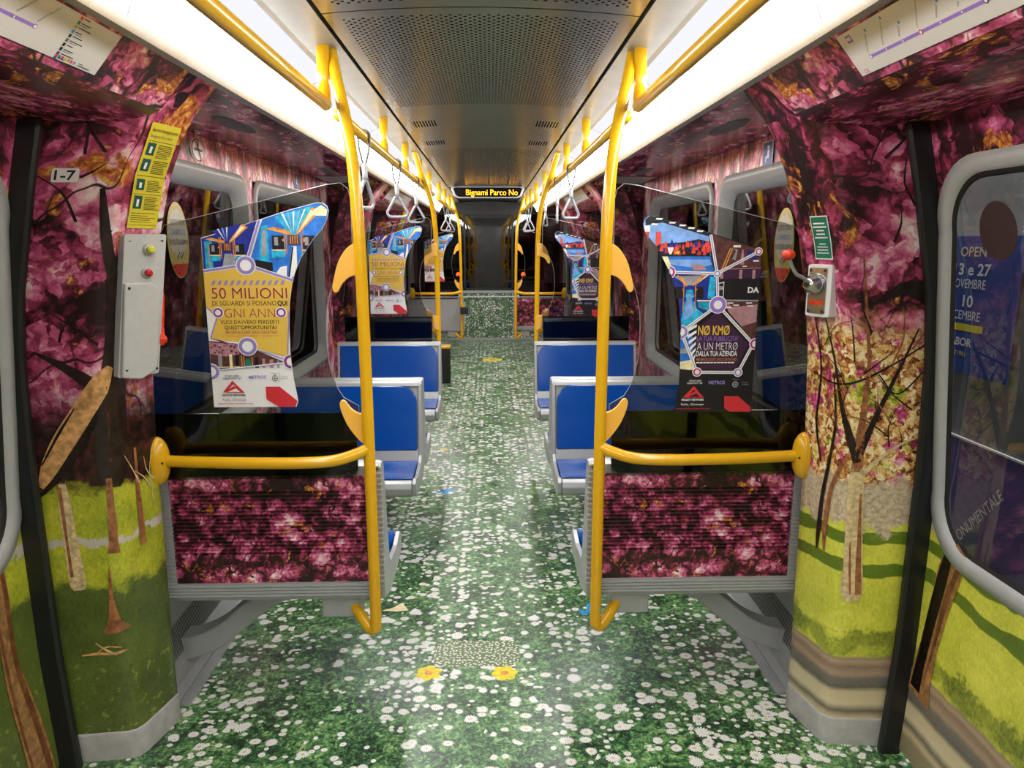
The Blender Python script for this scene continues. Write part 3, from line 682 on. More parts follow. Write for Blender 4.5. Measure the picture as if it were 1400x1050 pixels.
# window walls of the seating bays
def window_wall(s, sd, y0, y1, wins, mat, idx0):
    X = 1.215
    holes = wins
    mb = MB([mat]); z0w, z1w = 0.80, 1.965
    def q(ya, yb, za, zb):
        n = 1
        mb.face([(s * X, ya, za), (s * X, yb, za), (s * X, yb, zb), (s * X, ya, zb)], None, [(ya, za), (yb, za), (yb, zb), (ya, zb)])
    q(y0, y1, 0.0, z0w); q(y0, y1, z1w, 2.10)
    e = y0
    for (a, b) in holes: q(e, a, z0w, z1w); e = b
    q(e, y1, z0w, z1w)
    struct(mb.build('wall_' + sd, recalc=False))
    # overhead panel
    mb = MB([M['blossom_ceiling']])
    K = [(1.215, 2.098), (1.16, 2.104), (1.00, 2.104), (0.86, 2.106), (0.795, 2.112)]
    mb.grid(lambda i, j: (s * K[i][0], y0 if j == 0 else y1, K[i][1]), len(K), 2, None, lambda i, j: ((y0 if j == 0 else y1), K[i][0]))
    for (yc, xc) in ((3.05, 0.98), (4.9, 1.02)):
        mb.ellipsoid((s * xc, yc, 2.104), (0.048, 0.22, 0.007), M['grey_plastic'], 28, 9)
    mb.box(min(s * 0.86, s * 1.19), max(s * 0.86, s * 1.19), y1 - 0.55, y1 - 0.02, 2.098, 2.103, M['arm_grey'])
    struct(mb.build('ceiling_side_' + sd, recalc=False))
    for k, (a, b) in enumerate(holes):
        mb = MB([M['frame_grey']]); r = 0.10
        outer = rrect(a - 0.012, z0w - 0.012, b + 0.012, z1w + 0.012, r + 0.012, 8); inner = rrect(a + 0.055, z0w + 0.055, b - 0.055, z1w - 0.075, r - 0.03, 8)
        mid = rrect(a + 0.012, z0w + 0.012, b - 0.012, z1w - 0.02, r - 0.005, 8)
        n = len(outer)
        L = [(outer, X - 0.001), (outer, X - 0.012), (mid, X - 0.018), (inner, X + 0.045), (inner, X + 0.075)]
        mb.grid(lambda i, j: (s * L[j][1], L[j][0][i % n][0], L[j][0][i % n][1]), n, len(L), None, None, True, closeu=True)
        L2 = [(inner, X + 0.046), (rrect(a + 0.08, z0w + 0.08, b - 0.08, z1w - 0.10, r - 0.05, 8), X + 0.050)]
        mb.grid(lambda i, j: (s * L2[j][1], L2[j][0][i % n][0], L2[j][0][i % n][1]), n, 2, M['black'], None, False, closeu=True)
        fr = struct(mb.build('window_%d' % (idx0 + k), recalc=False))
        mb = MB([M['window_glass']])
        mb.face([(s * (X + 0.118), a + 0.02, z0w + 0.02), (s * (X + 0.118), b - 0.02, z0w + 0.02), (s * (X + 0.045), b - 0.02, z1w - 0.055), (s * (X + 0.045), a + 0.02, z1w - 0.055)])
        mb.build('pane', fr, recalc=False)
    return
W1 = [(2.46, 3.84), (3.98, 5.50)]
window_wall(-1, 'left', 2.36, 5.80, W1, M['blossom_wall'], 1)
window_wall(1, 'right', 2.36, 5.80, W1, M['blossom_wall'], 3)
window_wall(-1, 'left', -3.4, -0.55, [(-2.6, -1.0)], M['blossom_wall'], 5)
window_wall(1, 'right', -3.4, -0.55, [(-2.6, -1.0)], M['blossom_wall'], 6)
window_wall(-1, 'left', 8.85, 12.7, [(10.75, 11.9)], M['blossom_big'], 7)
window_wall(1, 'right', 8.85, 12.7, [(10.75, 11.9)], M['blossom_big'], 8)

# ribbed heater duct at the foot of the window wall (part of the lining)
for s, sd in ((-1, 'left'), (1, 'right')):
    mb = MB([M['arm_grey']])
    prof = [(1.21, 0.0), (1.115, 0.0), (1.115, 0.015), (1.150, 0.022), (1.155, 0.09), (1.185, 0.29), (1.19, 0.36), (1.21, 0.37)]
    mb.prism(prof, lambda a, b, d: (s * a, 2.38 + d, b), 3.40)
    mb.prism([(1.113, 0.0), (1.075, 0.0), (1.075, 0.010), (1.113, 0.012)], lambda a, b, d: (s * a, 2.42 + d, b), 3.3, M['silver'])
    for k in range(150):
        y = 2.42 + k * 0.011
        mb.face([(s * 1.1583, y, 0.12), (s * 1.1583, y + 0.005, 0.12), (s * 1.1763, y + 0.005, 0.24), (s * 1.1763, y, 0.24)], M['black_gap'])
    struct(mb.build('baseboard_duct_' + sd, recalc=True))

# ------------------------------------------------------------------ door headers and doors
for s, sd in ((-1, 'left'), (1, 'right')):
    for (y0, y1) in DOORS:
        ya, yb = y0 - 0.02, y1 + 0.02
        mb = MB([M['blossom']])
        K = [(0.795, 2.112), (0.825, 2.08), (0.855, 2.044), (0.875, 2.018), (0.885, 2.008)]
        mb.grid(lambda i, j: (s * K[i][0], ya + (yb - ya) * j / 8, K[i][1]), len(K), 9, None, lambda i, j: (ya + (yb - ya) * j / 8, K[i][0] * 0.8 + (2.1 - K[i][1])))
        K2 = [(0.885, 2.008), (0.92, 1.994), (0.98, 1.983), (1.10, 1.978), (1.36, 1.978)]
        mb.grid(lambda i, j: (s * K2[i][0], ya + (yb - ya) * j / 8, K2[i][1]), len(K2), 9, M['blossom_soffit'], lambda i, j: (ya + (yb - ya) * j / 8, K2[i][0]))
        for yy in (ya, yb):
            P = K + K2[1:] + [(1.36, 2.12)]
            mb.face([(s * a, yy, b) for a, b in P], None, [(a, b) for a, b in P])
        struct(mb.build('wall_%s_header' % sd, recalc=False))

def pt_door(s, y, z, off=0.0): return (s * (door_x(z) - off), y, z)
def make_door(s, y0, y1, idx, matw, deco=False):
    ym = (y0 + y1) / 2
    root = bpy.data.objects.new('door_%d' % idx, None); COL.objects.link(root); root.location = (s * 1.33, ym, 0); root['kind'] = 'structure'
    for k, (a, b) in enumerate(((y0, ym - 0.004), (ym + 0.004, y1))):
        wa, wb, z0w, z1w = a + 0.115, b - 0.115, 0.73, 1.865
        if b == y1: wb = b - 0.045
        if a == y0: wa = a + 0.045
        mb = MB([matw])
        def q(ya, yb, za, zb, n=8):
            mb.grid(lambda i, j: pt_door(s, ya + (yb - ya) * i, za + (zb - za) * j / n), 2, n + 1, None, lambda i, j: (3.0 + (ya + (yb - ya) * i) * (1 if s < 0 else -1), za + (zb - za) * j / n))
        q(a, b, 0.02, z0w); q(a, b, z1w, 1.99); q(a, wa, z0w, z1w); q(wb, b, z0w, z1w)
        # corners of the opening, filled to the rounded outline
        if deco:
            def S(u, z, off=0.0): return Vector(pt_door(s, u, z, off))
            for d in deco: ribbon(mb, S, *d)
        mb.build('door_leaf', root, recalc=False)
        mb = MB([M['frame_grey']]); r = 0.19
        L = [(rrect(wa - 0.012, z0w - 0.012, wb + 0.012, z1w + 0.012, r, 10), 0.001), (rrect(wa - 0.010, z0w - 0.010, wb + 0.010, z1w + 0.010, r, 10), 0.012),
             (rrect(wa + 0.030, z0w + 0.030, wb - 0.030, z1w - 0.030, r - 0.03, 10), 0.014), (rrect(wa + 0.036, z0w + 0.036, wb - 0.036, z1w - 0.036, r - 0.035, 10), 0.0)]
        n = len(L[0][0])
        mb.grid(lambda i, j: pt_door(s, L[j][0][i % n][0], L[j][0][i % n][1], L[j][1]), n, 4, None, None, True, closeu=True)
        # fill outside rounded corners with wrap
        mb.build('window_frame', root, recalc=False)
        mb = MB([M['black']])
        L2 = [(L[3][0], 0.0), (rrect(wa + 0.050, z0w + 0.050, wb - 0.050, z1w - 0.050, r - 0.05, 10), -0.006)]
        mb.grid(lambda i, j: pt_door(s, L2[j][0][i % n][0], L2[j][0][i % n][1], L2[j][1]), n, 2, None, None, True, closeu=True)
        mb.build('window_seal', root, recalc=False)
        mb = MB([M['door_glass']])
        mb.grid(lambda i, j: pt_door(s, wa + 0.02 + (wb - wa - 0.04) * i, z0w + 0.02 + (z1w - z0w - 0.04) * j / 10, -0.005), 2, 11)
        mb.build('pane', root, recalc=False)
        # wrap in the four corner gaps outside the rounded frame
        mb = MB([matw])
        for (cy, cz_, sy, sz) in ((wa, z0w, 1, 1), (wb, z0w, -1, 1), (wa, z1w, 1, -1), (wb, z1w, -1, -1)):
            P = [(cy, cz_)] + [(cy + sy * (r - r * math.cos(t)), cz_ + sz * (r - r * math.sin(t))) for t in [PI / 2 * kk / 8 for kk in range(9)]]
            P = [P[0], (cy, cz_ + sz * r)] + [(cy + sy * (r - r * math.cos(t)), cz_ + sz * (r - r * math.sin(t))) for t in [PI / 2 * kk / 8 for kk in range(1, 8)]] + [(cy + sy * r, cz_)]
            for i in range(1, len(P) - 1):
                mb.face([pt_door(s, *P[0], 0.0), pt_door(s, *P[i], 0.0), pt_door(s, *P[i + 1], 0.0)], None, [(3.0 + p[0] * (1 if s < 0 else -1), p[1]) for p in (P[0], P[i], P[i + 1])])
        mb.build('leaf_corner', root, recalc=False)
    return root
decoDL = [([(1.93, 0.90, 0.05), (1.955, 0.74, 0.075), (1.965, 0.62, 0.065), (1.960, 0.50, 0.055), (1.975, 0.36, 0.080), (2.00, 0.20, 0.100), (2.015, 0.02, 0.11)], GG),
          ([(1.975, 0.84, 0.014), (1.985, 0.66, 0.018), (1.985, 0.46, 0.020), (2.02, 0.24, 0.022), (2.05, 0.02, 0.024)], GR, 0.002),
          ([(1.935, 0.66, 0.010), (1.945, 0.45, 0.012), (1.96, 0.22, 0.010), (1.98, 0.05, 0.008)], GR, 0.002)]
decoDR = [([(1.935, 0.78, 0.05), (1.975, 0.70, 0.10), (2.00, 0.58, 0.085), (2.025, 0.44, 0.080), (2.04, 0.32, 0.095), (2.045, 0.24, 0.13)], GG),
          ([(1.985, 0.77, 0.03), (2.005, 0.66, 0.046), (2.03, 0.52, 0.044), (2.05, 0.38, 0.040), (2.06, 0.26, 0.050)], GD, 0.002),
          ([(1.94, 0.72, 0.018), (1.975, 0.60, 0.022), (2.00, 0.46, 0.014), (2.02, 0.34, 0.008)], GR, 0.002)]
make_door(-1, 0.20, 2.13, 1, M['park_left'], decoDL)
make_door(1, 0.20, 2.13, 2, M['park_right'], decoDR)
make_door(-1, 6.40, 8.25, 3, M['blossom_big'])
make_door(1, 6.40, 8.25, 4, M['blossom_big'])
# black rubber posts at the door edges
k = 0
for s in (-1, 1):
    for y, hw in ((2.105, 0.016), (0.20, 0.016), (6.42, 0.016), (8.23, 0.016)):
        k += 1
        mb = MB([M['black']]); zs = [0.0 + 1.975 * i / 30 for i in range(31)]
        C = []
        for z in zs:
            x = door_x(z)
            C.append([(x - 0.052, y - 0.014), (x - 0.058, y - 0.004), (x - 0.058, y + 0.010), (x - 0.052, y + 0.018), (x + 0.004, y + 0.018), (x + 0.004, y - 0.014)])
        mb.grid(lambda i, j: (s * C[j][i % 6][0], C[j][i % 6][1], zs[j]), 6, len(zs), None, None, False, closeu=True)
        struct(mb.build('trim_%d' % k, recalc=True))

# ------------------------------------------------------------------ ends of the car
mb = MB([M['daisies_small']])
mb.face([(-1.4, 12.62, 0), (1.4, 12.62, 0), (1.4, 12.68, 0.84), (-1.4, 12.68, 0.84)], None, [(-1.4, 0), (1.4, 0), (1.4, 0.84), (-1.4, 0.84)])
mb.box(-1.4, 1.4, 12.66, 12.72, 0.80, 0.845, M['frame_grey'])
mb.box(-1.4, 1.4, 12.58, 12.62, 0.0, 0.035, M['frame_grey'])
mb.box(-1.4, 1.4, 12.60, 12.625, 0.735, 0.75, M['white'])
struct(mb.build('wall_front', recalc=False))
mb = MB([M['black']])
for (x0, x1) in ((-0.425, -0.39), (0.39, 0.425), (-1.22, -1.16), (1.16, 1.22)): mb.box(x0, x1, 12.68, 12.74, 0.84, 2.3)
mb.box(-1.2, 1.2, 12.68, 12.74, 0.84, 0.88); mb.box(-1.2, 1.2, 12.66, 12.74, 2.12, 2.45)
fw = struct(mb.build('window_20'))
mb = MB([M['cab_glass']]); mb.face([(-1.2, 12.71, 0.86), (1.2, 12.71, 0.86), (1.2, 12.71, 2.2), (-1.2, 12.71, 2.2)]); mb.build('pane', fw, recalc=False)
mb = MB([M['grey_plastic']]); mb.box(-1.45, 1.45, Y_BACK - 0.05, Y_BACK, 0, 2.4); struct(mb.build('wall_back'))
# dark tunnel outside: walls, ahead
mb = MB([M['tunnel']])
mb.box(-3.2, -3.1, -5, 24, -1, 4.5); mb.box(-3.2, 3.6, 23.9, 24, -1, 4.5); mb.box(-3.2, 3.6, -5, 24, 4.4, 4.5); mb.box(-3.2, 3.6, -5, 24, -1.05, -1.0)
mb.box(3.5, 3.6, -5, 24, -1, 4.5)
struct(mb.build('wall_tunnel'))
for x in (-0.62, 0.70):
    root = thing('signal_lamp', 'small red lamp glowing outside beyond the windscreen, %s one' % ('left' if x < 0 else 'right'), 'lamp', (x, 15.0, 0), 'red lamps beyond the windscreen')
    mb = MB([M['black']]); mb.tube([(x, 15.0, -0.99), (x, 15.0, 1.02)], 0.03); mb.box(x - 0.08, x + 0.08, 14.99, 15.06, 0.92, 1.12); mb.build('post', root)
    mb = MB([M['red_lamp']]); mb.ellipsoid((x, 14.99, 1.02), (0.045, 0.02, 0.045)); mb.build('lens', root)

# platform screen seen through the right hand door window
mb = MB([M['platform_grey']])
mb.box(1.86, 1.90, 0.2, 3.6, -0.9, 2.7)
mb.box(1.855, 1.86, 0.2, 3.6, -0.9, 0.90, M['platform_lilac'])
mb.box(1.850, 1.86, 0.2, 3.6, 0.90, 0.907, M['white'])
mb.box(1.853, 1.86, 0.2, 3.6, 1.55, 1.95, M['grey_plastic'])
pan = struct(mb.build('wall_platform'))
fr = lambda a, b, d: (1.85 - d, 2.91 - a, b + 0.055)
mb = MB([M['platform_blue']])
mb.prism([(0.0, 1.10), (0.42, 1.10), (0.42, 1.62), (0.0, 1.62)], fr, 0.004, M['platform_blue'])
put_text(mb, 'OPEN', fr, 0.085, 1.545, 0.035, M['p_cream'], width=0.15, bold=0.01, depth=0.006)
put_text(mb, '13 e 27', fr, 0.06, 1.475, 0.042, M['white'], width=0.21, bold=0.02, depth=0.006)
put_text(mb, 'NOVEMBRE', fr, 0.04, 1.425, 0.034, M['white'], width=0.21, bold=0.0, depth=0.006)
put_text(mb, '10', fr, 0.13, 1.355, 0.042, M['white'], width=0.06, bold=0.02, depth=0.006)
put_text(mb, 'DICEMBRE', fr, 0.04, 1.305, 0.034, M['white'], width=0.20, bold=0.0, depth=0.006)
mb.prism([(0.03, 1.262), (0.26, 1.262), (0.26, 1.288), (0.03, 1.288)], fr, 0.005, M['tyellow'])
put_text(mb, 'LABOR', fr, 0.06, 1.205, 0.030, M['white'], width=0.15, bold=0.02, depth=0.006)
put_text(mb, 'ISO 71981', fr, 0.06, 1.165, 0.018, M['tyellow'], width=0.12, depth=0.006)
tag(mb.build('platform_poster', recalc=False), 'dark blue platform poster with white dates seen through the right door window', 'poster')
mb = MB([M['white']]); fr2 = lambda a, b, d: (1.853 - d, 2.78 - a, b)
put_text(mb, 'MONUMENTALE', fr2, 0.115, 0.475, 0.042, M['white'], width=0.36, depth=0.002, angle=math.radians(50))
mb.build('station_name', pan, recalc=False)

# ------------------------------------------------------------------ seats
HW = 0.385; SX = 0.755
def make_seat(out, pink, label, loc, rot):
    """two-place bench; local frame: sitter faces -Y, back rear face at y=+0.05; out = local x direction of the car wall"""
    root = thing('double_seat', label, 'seat', (0, 0, 0), 'blue two-place benches')
    # rear shell
    mb = MB([M['grey_plastic']])
    prof = [(-0.055, 0.40), (0.05, 0.40), (0.05, 0.885), (0.035, 0.895), (0.012, 0.895), (0.0, 0.88), (-0.010, 0.83), (-0.070, 0.49)]
    mb.prism(prof, lambda a, b, d: (-HW + 0.012 + d, a, b), 2 * HW - 0.024)
    mb.build('back_shell', root)
    # bright side frames
    for sx in (-1, 1):
        mb = MB([M['silver']])
        p2 = [(-0.085, 0.36), (0.052, 0.40), (0.052, 0.889), (0.036, 0.900), (0.010, 0.900), (-0.008, 0.888), (-0.020, 0.83), (-0.082, 0.50), (-0.12, 0.468), (-0.30, 0.450), (-0.40, 0.470), (-0.435, 0.452), (-0.43, 0.40), (-0.39, 0.372), (-0.2, 0.36)]
        x0 = sx * HW - 0.010
        mb.prism(p2, lambda a, b, d: (x0 + d, a, b), 0.020)
        for k in range(22 if pink else 14):
            z = 0.44 + k * 0.02
            mb.box(sx * HW - 0.012, sx * HW + 0.012, 0.046, 0.056, z, z + 0.010, M['arm_grey'])
        mb.build('side_frame', root, bevel=0.003)
    # top bar
    mb = MB([M['silver']])
    mb.prism([(0.052, 0.878), (0.052, 0.893), (0.036, 0.902), (0.008, 0.902), (-0.010, 0.892), (-0.016, 0.876), (0.0, 0.876)], lambda a, b, d: (-HW + d, a, b), 2 * HW)
    mb.build('top_bar', root)
    # blue backrest: panel with one big rounded corner towards the aisle
    mb = MB([M['blue']])
    def bk(a, b, d):  # a: x, b: z
        y = -0.012 - (0.862 - b) * 0.185
        return (a, y - d, b)
    x0, x1 = -HW + 0.017, HW - 0.017; r = 0.085
    P = [(x0, 0.530), (x1, 0.530)]
    P += [(x1 - r + r * math.cos(t), 0.876 - r + r * math.sin(t)) for t in [PI / 2 * i / 8 for i in range(9)]] if out < 0 else [(x1, 0.876)]
    P += [(x0 + r - r * math.sin(t), 0.876 - r + r * math.cos(t)) for t in [PI / 2 * i / 8 for i in range(9)]] if out > 0 else [(x0, 0.876)]
    mb.prism(P, bk, 0.010)
    mb.build('backrest', root, bevel=0.004)
    # silver joint between back and pan
    mb = MB([M['silver']])
    mb.prism([(-0.066, 0.535), (-0.082, 0.525), (-0.100, 0.475), (-0.06, 0.46)], lambda a, b, d: (-HW + 0.01 + d, a, b), 2 * HW - 0.02); mb.build('joint_bar', root)
    # blue pan with two hollows, grid surface
    mb = MB([M['blue']]); nx, ny = 28, 12
    def pan(i, j, dz=0.0):
        u = i / (nx - 1); v = j / (ny - 1); x = -HW + 0.012 + (2 * HW - 0.024) * u; y = -0.095 - 0.31 * v
        h = 0.475 - 0.012 * v + 0.018 * max(0, (v - 0.8)) * 5 * 0.4
        hollow = (math.sin(2 * PI * u - PI / 2) * 0.5 + 0.5) if False else abs(math.sin(2 * PI * u)) ** 0.7
        h -= 0.030 * hollow * math.sin(PI * min(1, v * 1.05)) ** 0.8
        return (x, y, h - dz)
    mb.grid(lambda i, j: pan(i, j), nx, ny); mb.grid(lambda i, j: pan(i, j, 0.012), nx, ny)
    mb.build('seat_pan', root, recalc=False)
    mb = MB([M['silver']])
    pr = [(-0.400, 0.466), (-0.425, 0.452), (-0.438, 0.425), (-0.432, 0.392), (-0.40, 0.372), (-0.25, 0.365), (-0.05, 0.37), (-0.05, 0.40), (-0.12, 0.425), (-0.30, 0.405), (-0.38, 0.43)]
    mb.prism(pr, lambda a, b, d: (-HW + 0.012 + d, a, b), 2 * HW - 0.024); mb.build('pan_shell', root, bevel=0.004)
    # cantilever arm to the wall
    mb = MB([M['arm_grey']])
    top = [(-0.20, 0.372), (-0.05, 0.372), (0.06, 0.365), (0.16, 0.31), (0.26, 0.225), (0.36, 0.175), (0.46, 0.165)]
    bot = [(0.46, 0.06), (0.36, 0.085), (0.26, 0.13), (0.14, 0.225), (0.05, 0.30), (-0.05, 0.325), (-0.20, 0.335)]
    T = smooth_path([(a, b, 0) for a, b in top], 4); B = smooth_path([(a, b, 0) for a, b in bot], 4)
    mb.prism([(p.x, p.y) for p in T] + [(p.x, p.y) for p in B], lambda a, b, d: (out * a, -0.10 - d, b), 0.10)
    mb.box(-0.30 if out > 0 else 0.16, -0.16 if out > 0 else 0.30, -0.16, 0.03, 0.315, 0.40, M['grey_plastic'])
    mb.build('cantilever_arm', root, bevel=0.008)
    if pink:
        # ribbed wrapped rear board with grey ribbed sill
        mb = MB([M['blossom_board']]); x0, x1 = -HW + 0.03, HW - 0.055
        if out < 0: x0, x1 = -HW + 0.055, HW - 0.03
        Z = [(0.052, 0.468), (0.060, 0.468)]; z = 0.57; Z.append((0.060, z))
        while z < 0.80: Z += [(0.060, z + 0.006), (0.051, z + 0.007), (0.051, z + 0.013), (0.060, z + 0.014)]; z += 0.014
        Z += [(0.060, 0.86), (0.052, 0.86)]
        mb.grid(lambda i, j: (x0 + (x1 - x0) * i, Z[j][0], Z[j][1]), 2, len(Z), None, lambda i, j: ((x0 + (x1 - x0) * i) + rot * 0.7, Z[j][1]), False)
        mb.build('rear_board', root, recalc=False)
        mb = MB([M['grey_plastic']]); Z = [(0.052, 0.418), (0.064, 0.418)]
        for k in range(4): z = 0.420 + k * 0.012; Z += [(0.068, z), (0.068, z + 0.008), (0.063, z + 0.009), (0.063, z + 0.012)]
        Z += [(0.066, 0.470), (0.052, 0.470)]
        mb.prism([(a, b) for a, b in Z], lambda a, b, d: (-HW + 0.01 + d, a, b), 2 * HW - 0.02)
        bx = (HW - 0.053, HW - 0.012) if out > 0 else (-HW + 0.012, -HW + 0.053)
        mb.box(bx[0], bx[1], 0.050, 0.058, 0.47, 0.86)
        for k in range(26): mb.box(bx[0], bx[1], 0.058, 0.061, 0.48 + k * 0.0145, 0.487 + k * 0.0145)
        mb.build('sill_rail', root)
    root.location = loc; root.rotation_euler = (0, 0, rot)
    return root
YA = 2.492       # rear plane reference of the first benches
def lab(side, w): return w % side
for s, sd in ((-1, 'left'), (1, 'right')):
    make_seat(-s, True, 'blue bench facing away, its blossom-wrapped back under the %s dark screen by the doors' % sd, (s * SX, YA, 0), PI)
a = make_seat(-1, False, 'blue bench facing the camera, first full backrest on the left of the aisle', (-SX, 3.98, 0), 0)
b = make_seat(1, False, 'blue bench facing the camera, first full backrest on the right of the aisle', (SX, 3.98, 0), 0)
copy_tree(a, (SX, 4.10, 0), 'blue bench facing away, back to back behind the first right backrest', rot=PI)
copy_tree(b, (-SX, 4.10, 0), 'blue bench facing away, back to back behind the first left backrest', rot=PI)
copy_tree(a, (-SX, 5.60, 0), 'blue bench facing the camera, in front of the second left screen with yellow poster')
copy_tree(b, (SX, 5.60, 0), 'blue bench facing the camera, in front of the second right screen with black poster')
make_seat(1, False, 'plain grey rear of a bench at the car front end, left of aisle', (-SX, 10.6, 0), PI)
make_seat(-1, True, 'blossom-wrapped rear of a bench at the car front end, right of aisle', (SX, 10.6, 0), PI)

# ------------------------------------------------------------------ glass screens
def screen_outline():
    P = [(1.115, 0.855), (1.115, 1.20), (1.085, 1.42), (1.035, 1.68)]
    P += [(1.02, 1.705), (0.50, 1.832), (0.455, 1.838), (0.432, 1.82), (0.425, 1.79), (0.425, 1.60)]
    # concave grip cut-out towards the pole
    for i in range(17):
        t = -1 + 2 * i / 16; P.append((0.425 + 0.097 * math.sqrt(max(0, 1 - (abs(t)) ** 2.2)), 1.345 - t * 0.235))
    P += [(0.425, 1.09), (0.435, 0.90)] + [(0.465 - 0.03 * math.cos(t), 0.885 - 0.03 * math.sin(t)) for t in [PI / 2 * i / 5 for i in range(6)]]
    return P
def make_screen(s, y, label, fr_y):
    root = thing('glass_screen', label, 'screen', (s * 0.77, y, 0.855), 'smoked glass screens')
    P = screen_outline()
    mb = MB([M['screen_glass']])
    mb.face([(s * a, y, b) for a, b in P]); 
    pane = mb.build('pane', root, recalc=False)
    mb = MB([M['silver']]); n = len(P)
    E = [p for p in P if p[1] > 1.0]
    mb.tube([(s * a, y, b) for a, b in E], 0.0010, n=6); mb.build('polished_edge', root)
    low = [(s * a, b) for a, b in [(1.113, 0.865), (1.113, 1.085), (0.433, 1.085), (0.437, 0.90)] + [(0.467 - 0.03 * math.cos(t), 0.895 - 0.03 * math.sin(t)) for t in [PI / 2 * i / 5 for i in range(6)]]]
    mb = MB([M['black_gloss']]); mb.prism(low, lambda a, b, d: (a, y + 0.002 + d, b), 0.006); mb.build('dark_panel', root)
    return root
YS = 2.425
for s, sd in ((-1, 'left'), (1, 'right')):
    make_screen(s, YS, 'smoked glass screen with black base beside the doors, %s of the aisle' % sd, 1)
    make_screen(s, 5.715, 'smoked glass screen behind the second blue backrest, %s of the aisle' % sd, 1)
    make_screen(s, 10.55, 'smoked glass screen at the front end of the car, %s of the aisle' % sd, 1)

# ------------------------------------------------------------------ grab poles with fins, rail, wall cap
FIN_U = [(0.0, 1.650), (-0.030, 1.648), (-0.058, 1.628), (-0.082, 1.590), (-0.096, 1.545), (-0.104, 1.508), (-0.100, 1.494), (-0.088, 1.494), (-0.072, 1.520), (-0.050, 1.540), (-0.025, 1.548), (0.0, 1.550)]
FIN_L = [(0.0, 0.972), (-0.022, 0.982), (-0.050, 1.012), (-0.075, 1.050), (-0.092, 1.092), (-0.098, 1.122), (-0.092, 1.134), (-0.080, 1.132), (-0.060, 1.106), (-0.035, 1.090), (0.0, 1.082)]
def make_pole(s, y, f, label, top=True):
    """f = +1: the vestibule (and rail) lies towards -y"""
    root = thing('grab_pole', label, 'pole', (s * 0.395, y, 0), 'yellow grab poles')
    Yv = lambda d: y - f * d
    mb = MB([M['yellow']])
    pts = [(0.50, Yv(-0.11), 0.372), (0.465, Yv(-0.06), 0.345), (0.425, Yv(-0.01), 0.315), (0.405, Yv(0.005), 0.305), (0.392, Yv(0.012), 0.315), (0.388, Yv(0.015), 0.35), (0.388, Yv(0.015), 0.6), (0.389, Yv(0.015), 1.0), (0.392, Yv(0.015), 1.5),
           (0.397, Yv(0.012), 1.72), (0.412, Yv(-0.02), 1.90), (0.444, Yv(-0.10), 2.04), (0.482, Yv(-0.19), 2.17), (0.518, Yv(-0.28), 2.296)]
    mb.tube(smooth_path([(s * a, b, c) for a, b, c in pts], 6), 0.0195)
    pole = mb.build('pole', root)
    for P in (FIN_U, FIN_L):
        mb = MB([M['yellow_fin']])
        Q = smooth_path([(a, b, 0) for a, b in P], 4)
        mb.prism([(s * (0.385 - q.x), q.y) for q in Q], lambda a, b, d: (a, Yv(-0.002) - 0.007 + d, b), 0.014); mb.build('fin', root, bevel=0.002)
    mb = MB([M['yellow']])
    pts = [(0.392, Yv(0.015), 0.972), (0.43, Yv(0.035), 0.958), (0.50, Yv(0.062), 0.944), (0.62, Yv(0.072), 0.940), (0.80, Yv(0.072), 0.942), (0.95, Yv(0.060), 0.943), (1.065, Yv(0.045), 0.944)]
    mb.tube(smooth_path([(s * a, b, c) for a, b, c in pts], 6), 0.0195)
    mb.build('rail', root)
    mb = MB([M['yellow']])
    # half almond cap on the pillar
    def capP(i, j):
        a = 2 * PI * i / 24; e = (PI / 2) * j / 8
        return (s * (1.085 - 0.045 * math.sin(e) ** 0.9), Yv(0.045) + 0.040 * math.cos(a) * math.cos(e), 0.944 + 0.083 * math.sin(a) * math.cos(e) ** 0.8)
    mb.grid(capP, 24, 9, closeu=True); mb.grid(lambda i, j: capP(i, 0) if j == 0 else (s * 1.10, Yv(0.045) + 0.040 * math.cos(2 * PI * i / 24), 0.944 + 0.083 * math.sin(2 * PI * i / 24)), 24, 2, closeu=True)
    mb.ellipsoid((s * 1.051, Yv(0.075), 0.944), (0.004, 0.003, 0.004), M['black'])
    mb.build('wall_cap', root, recalc=True)
    return root
for s, sd in ((-1, 'left'), (1, 'right')):
    make_pole(s, 2.40, 1, 'yellow pole with two fins and waist rail, nearest on the %s of the aisle' % sd)
    make_pole(s, 5.765, -1, 'yellow pole with two fins at the aisle edge of the second %s screen' % sd)
    make_pole(s, 10.50, 1, 'yellow pole with two fins at the car front end, %s of aisle' % sd)

# overhead rails
XR, ZR = 0.535, 2.112
def make_rail(s, y0, y1, hangers, label, ends):
    root = thing('overhead_rail', label, 'handrail', (s * XR, y0, ZR), 'yellow overhead handrails')
    mb = MB([M['yellow']]); pts = [(s * XR, y0, ZR), (s * XR, y1, ZR)]
    mb.tube([(s * XR, y0 + (y1 - y0) * i / 8, ZR) for i in range(9)], 0.0215, n=18)
    for e, yy in zip((0, 1), (y0, y1)): mb.ellipsoid((s * XR, yy, ZR), (0.0215, 0.012, 0.0215))
    mb.build('rail', root)
    for h in hangers:
        mb = MB([M['yellow']]); mb.tube([(s * XR, h, ZR), (s * XR, h, ZR + 0.09), (s * (XR - 0.002), h, ZC - 0.003)], 0.0215, n=18)
        mb.build('hanger', root)
for s, sd in ((-1, 'left'), (1, 'right')):
    make_rail(s, -2.5, 2.64, (-2.3, 0.3, 2.625), 'yellow overhead handrail above the near %s doors ending at a post' % sd, 1)
    make_rail(s, 2.85, 7.4, (4.05, 5.05, 6.05, 7.0), 'long yellow overhead handrail over the %s seating bay carrying hand straps' % sd, 1)
    make_rail(s, 8.1, 12.0, (8.3, 9.3, 10.3, 11.3), 'far yellow overhead handrail at the front end of the car, %s side' % sd, 1)

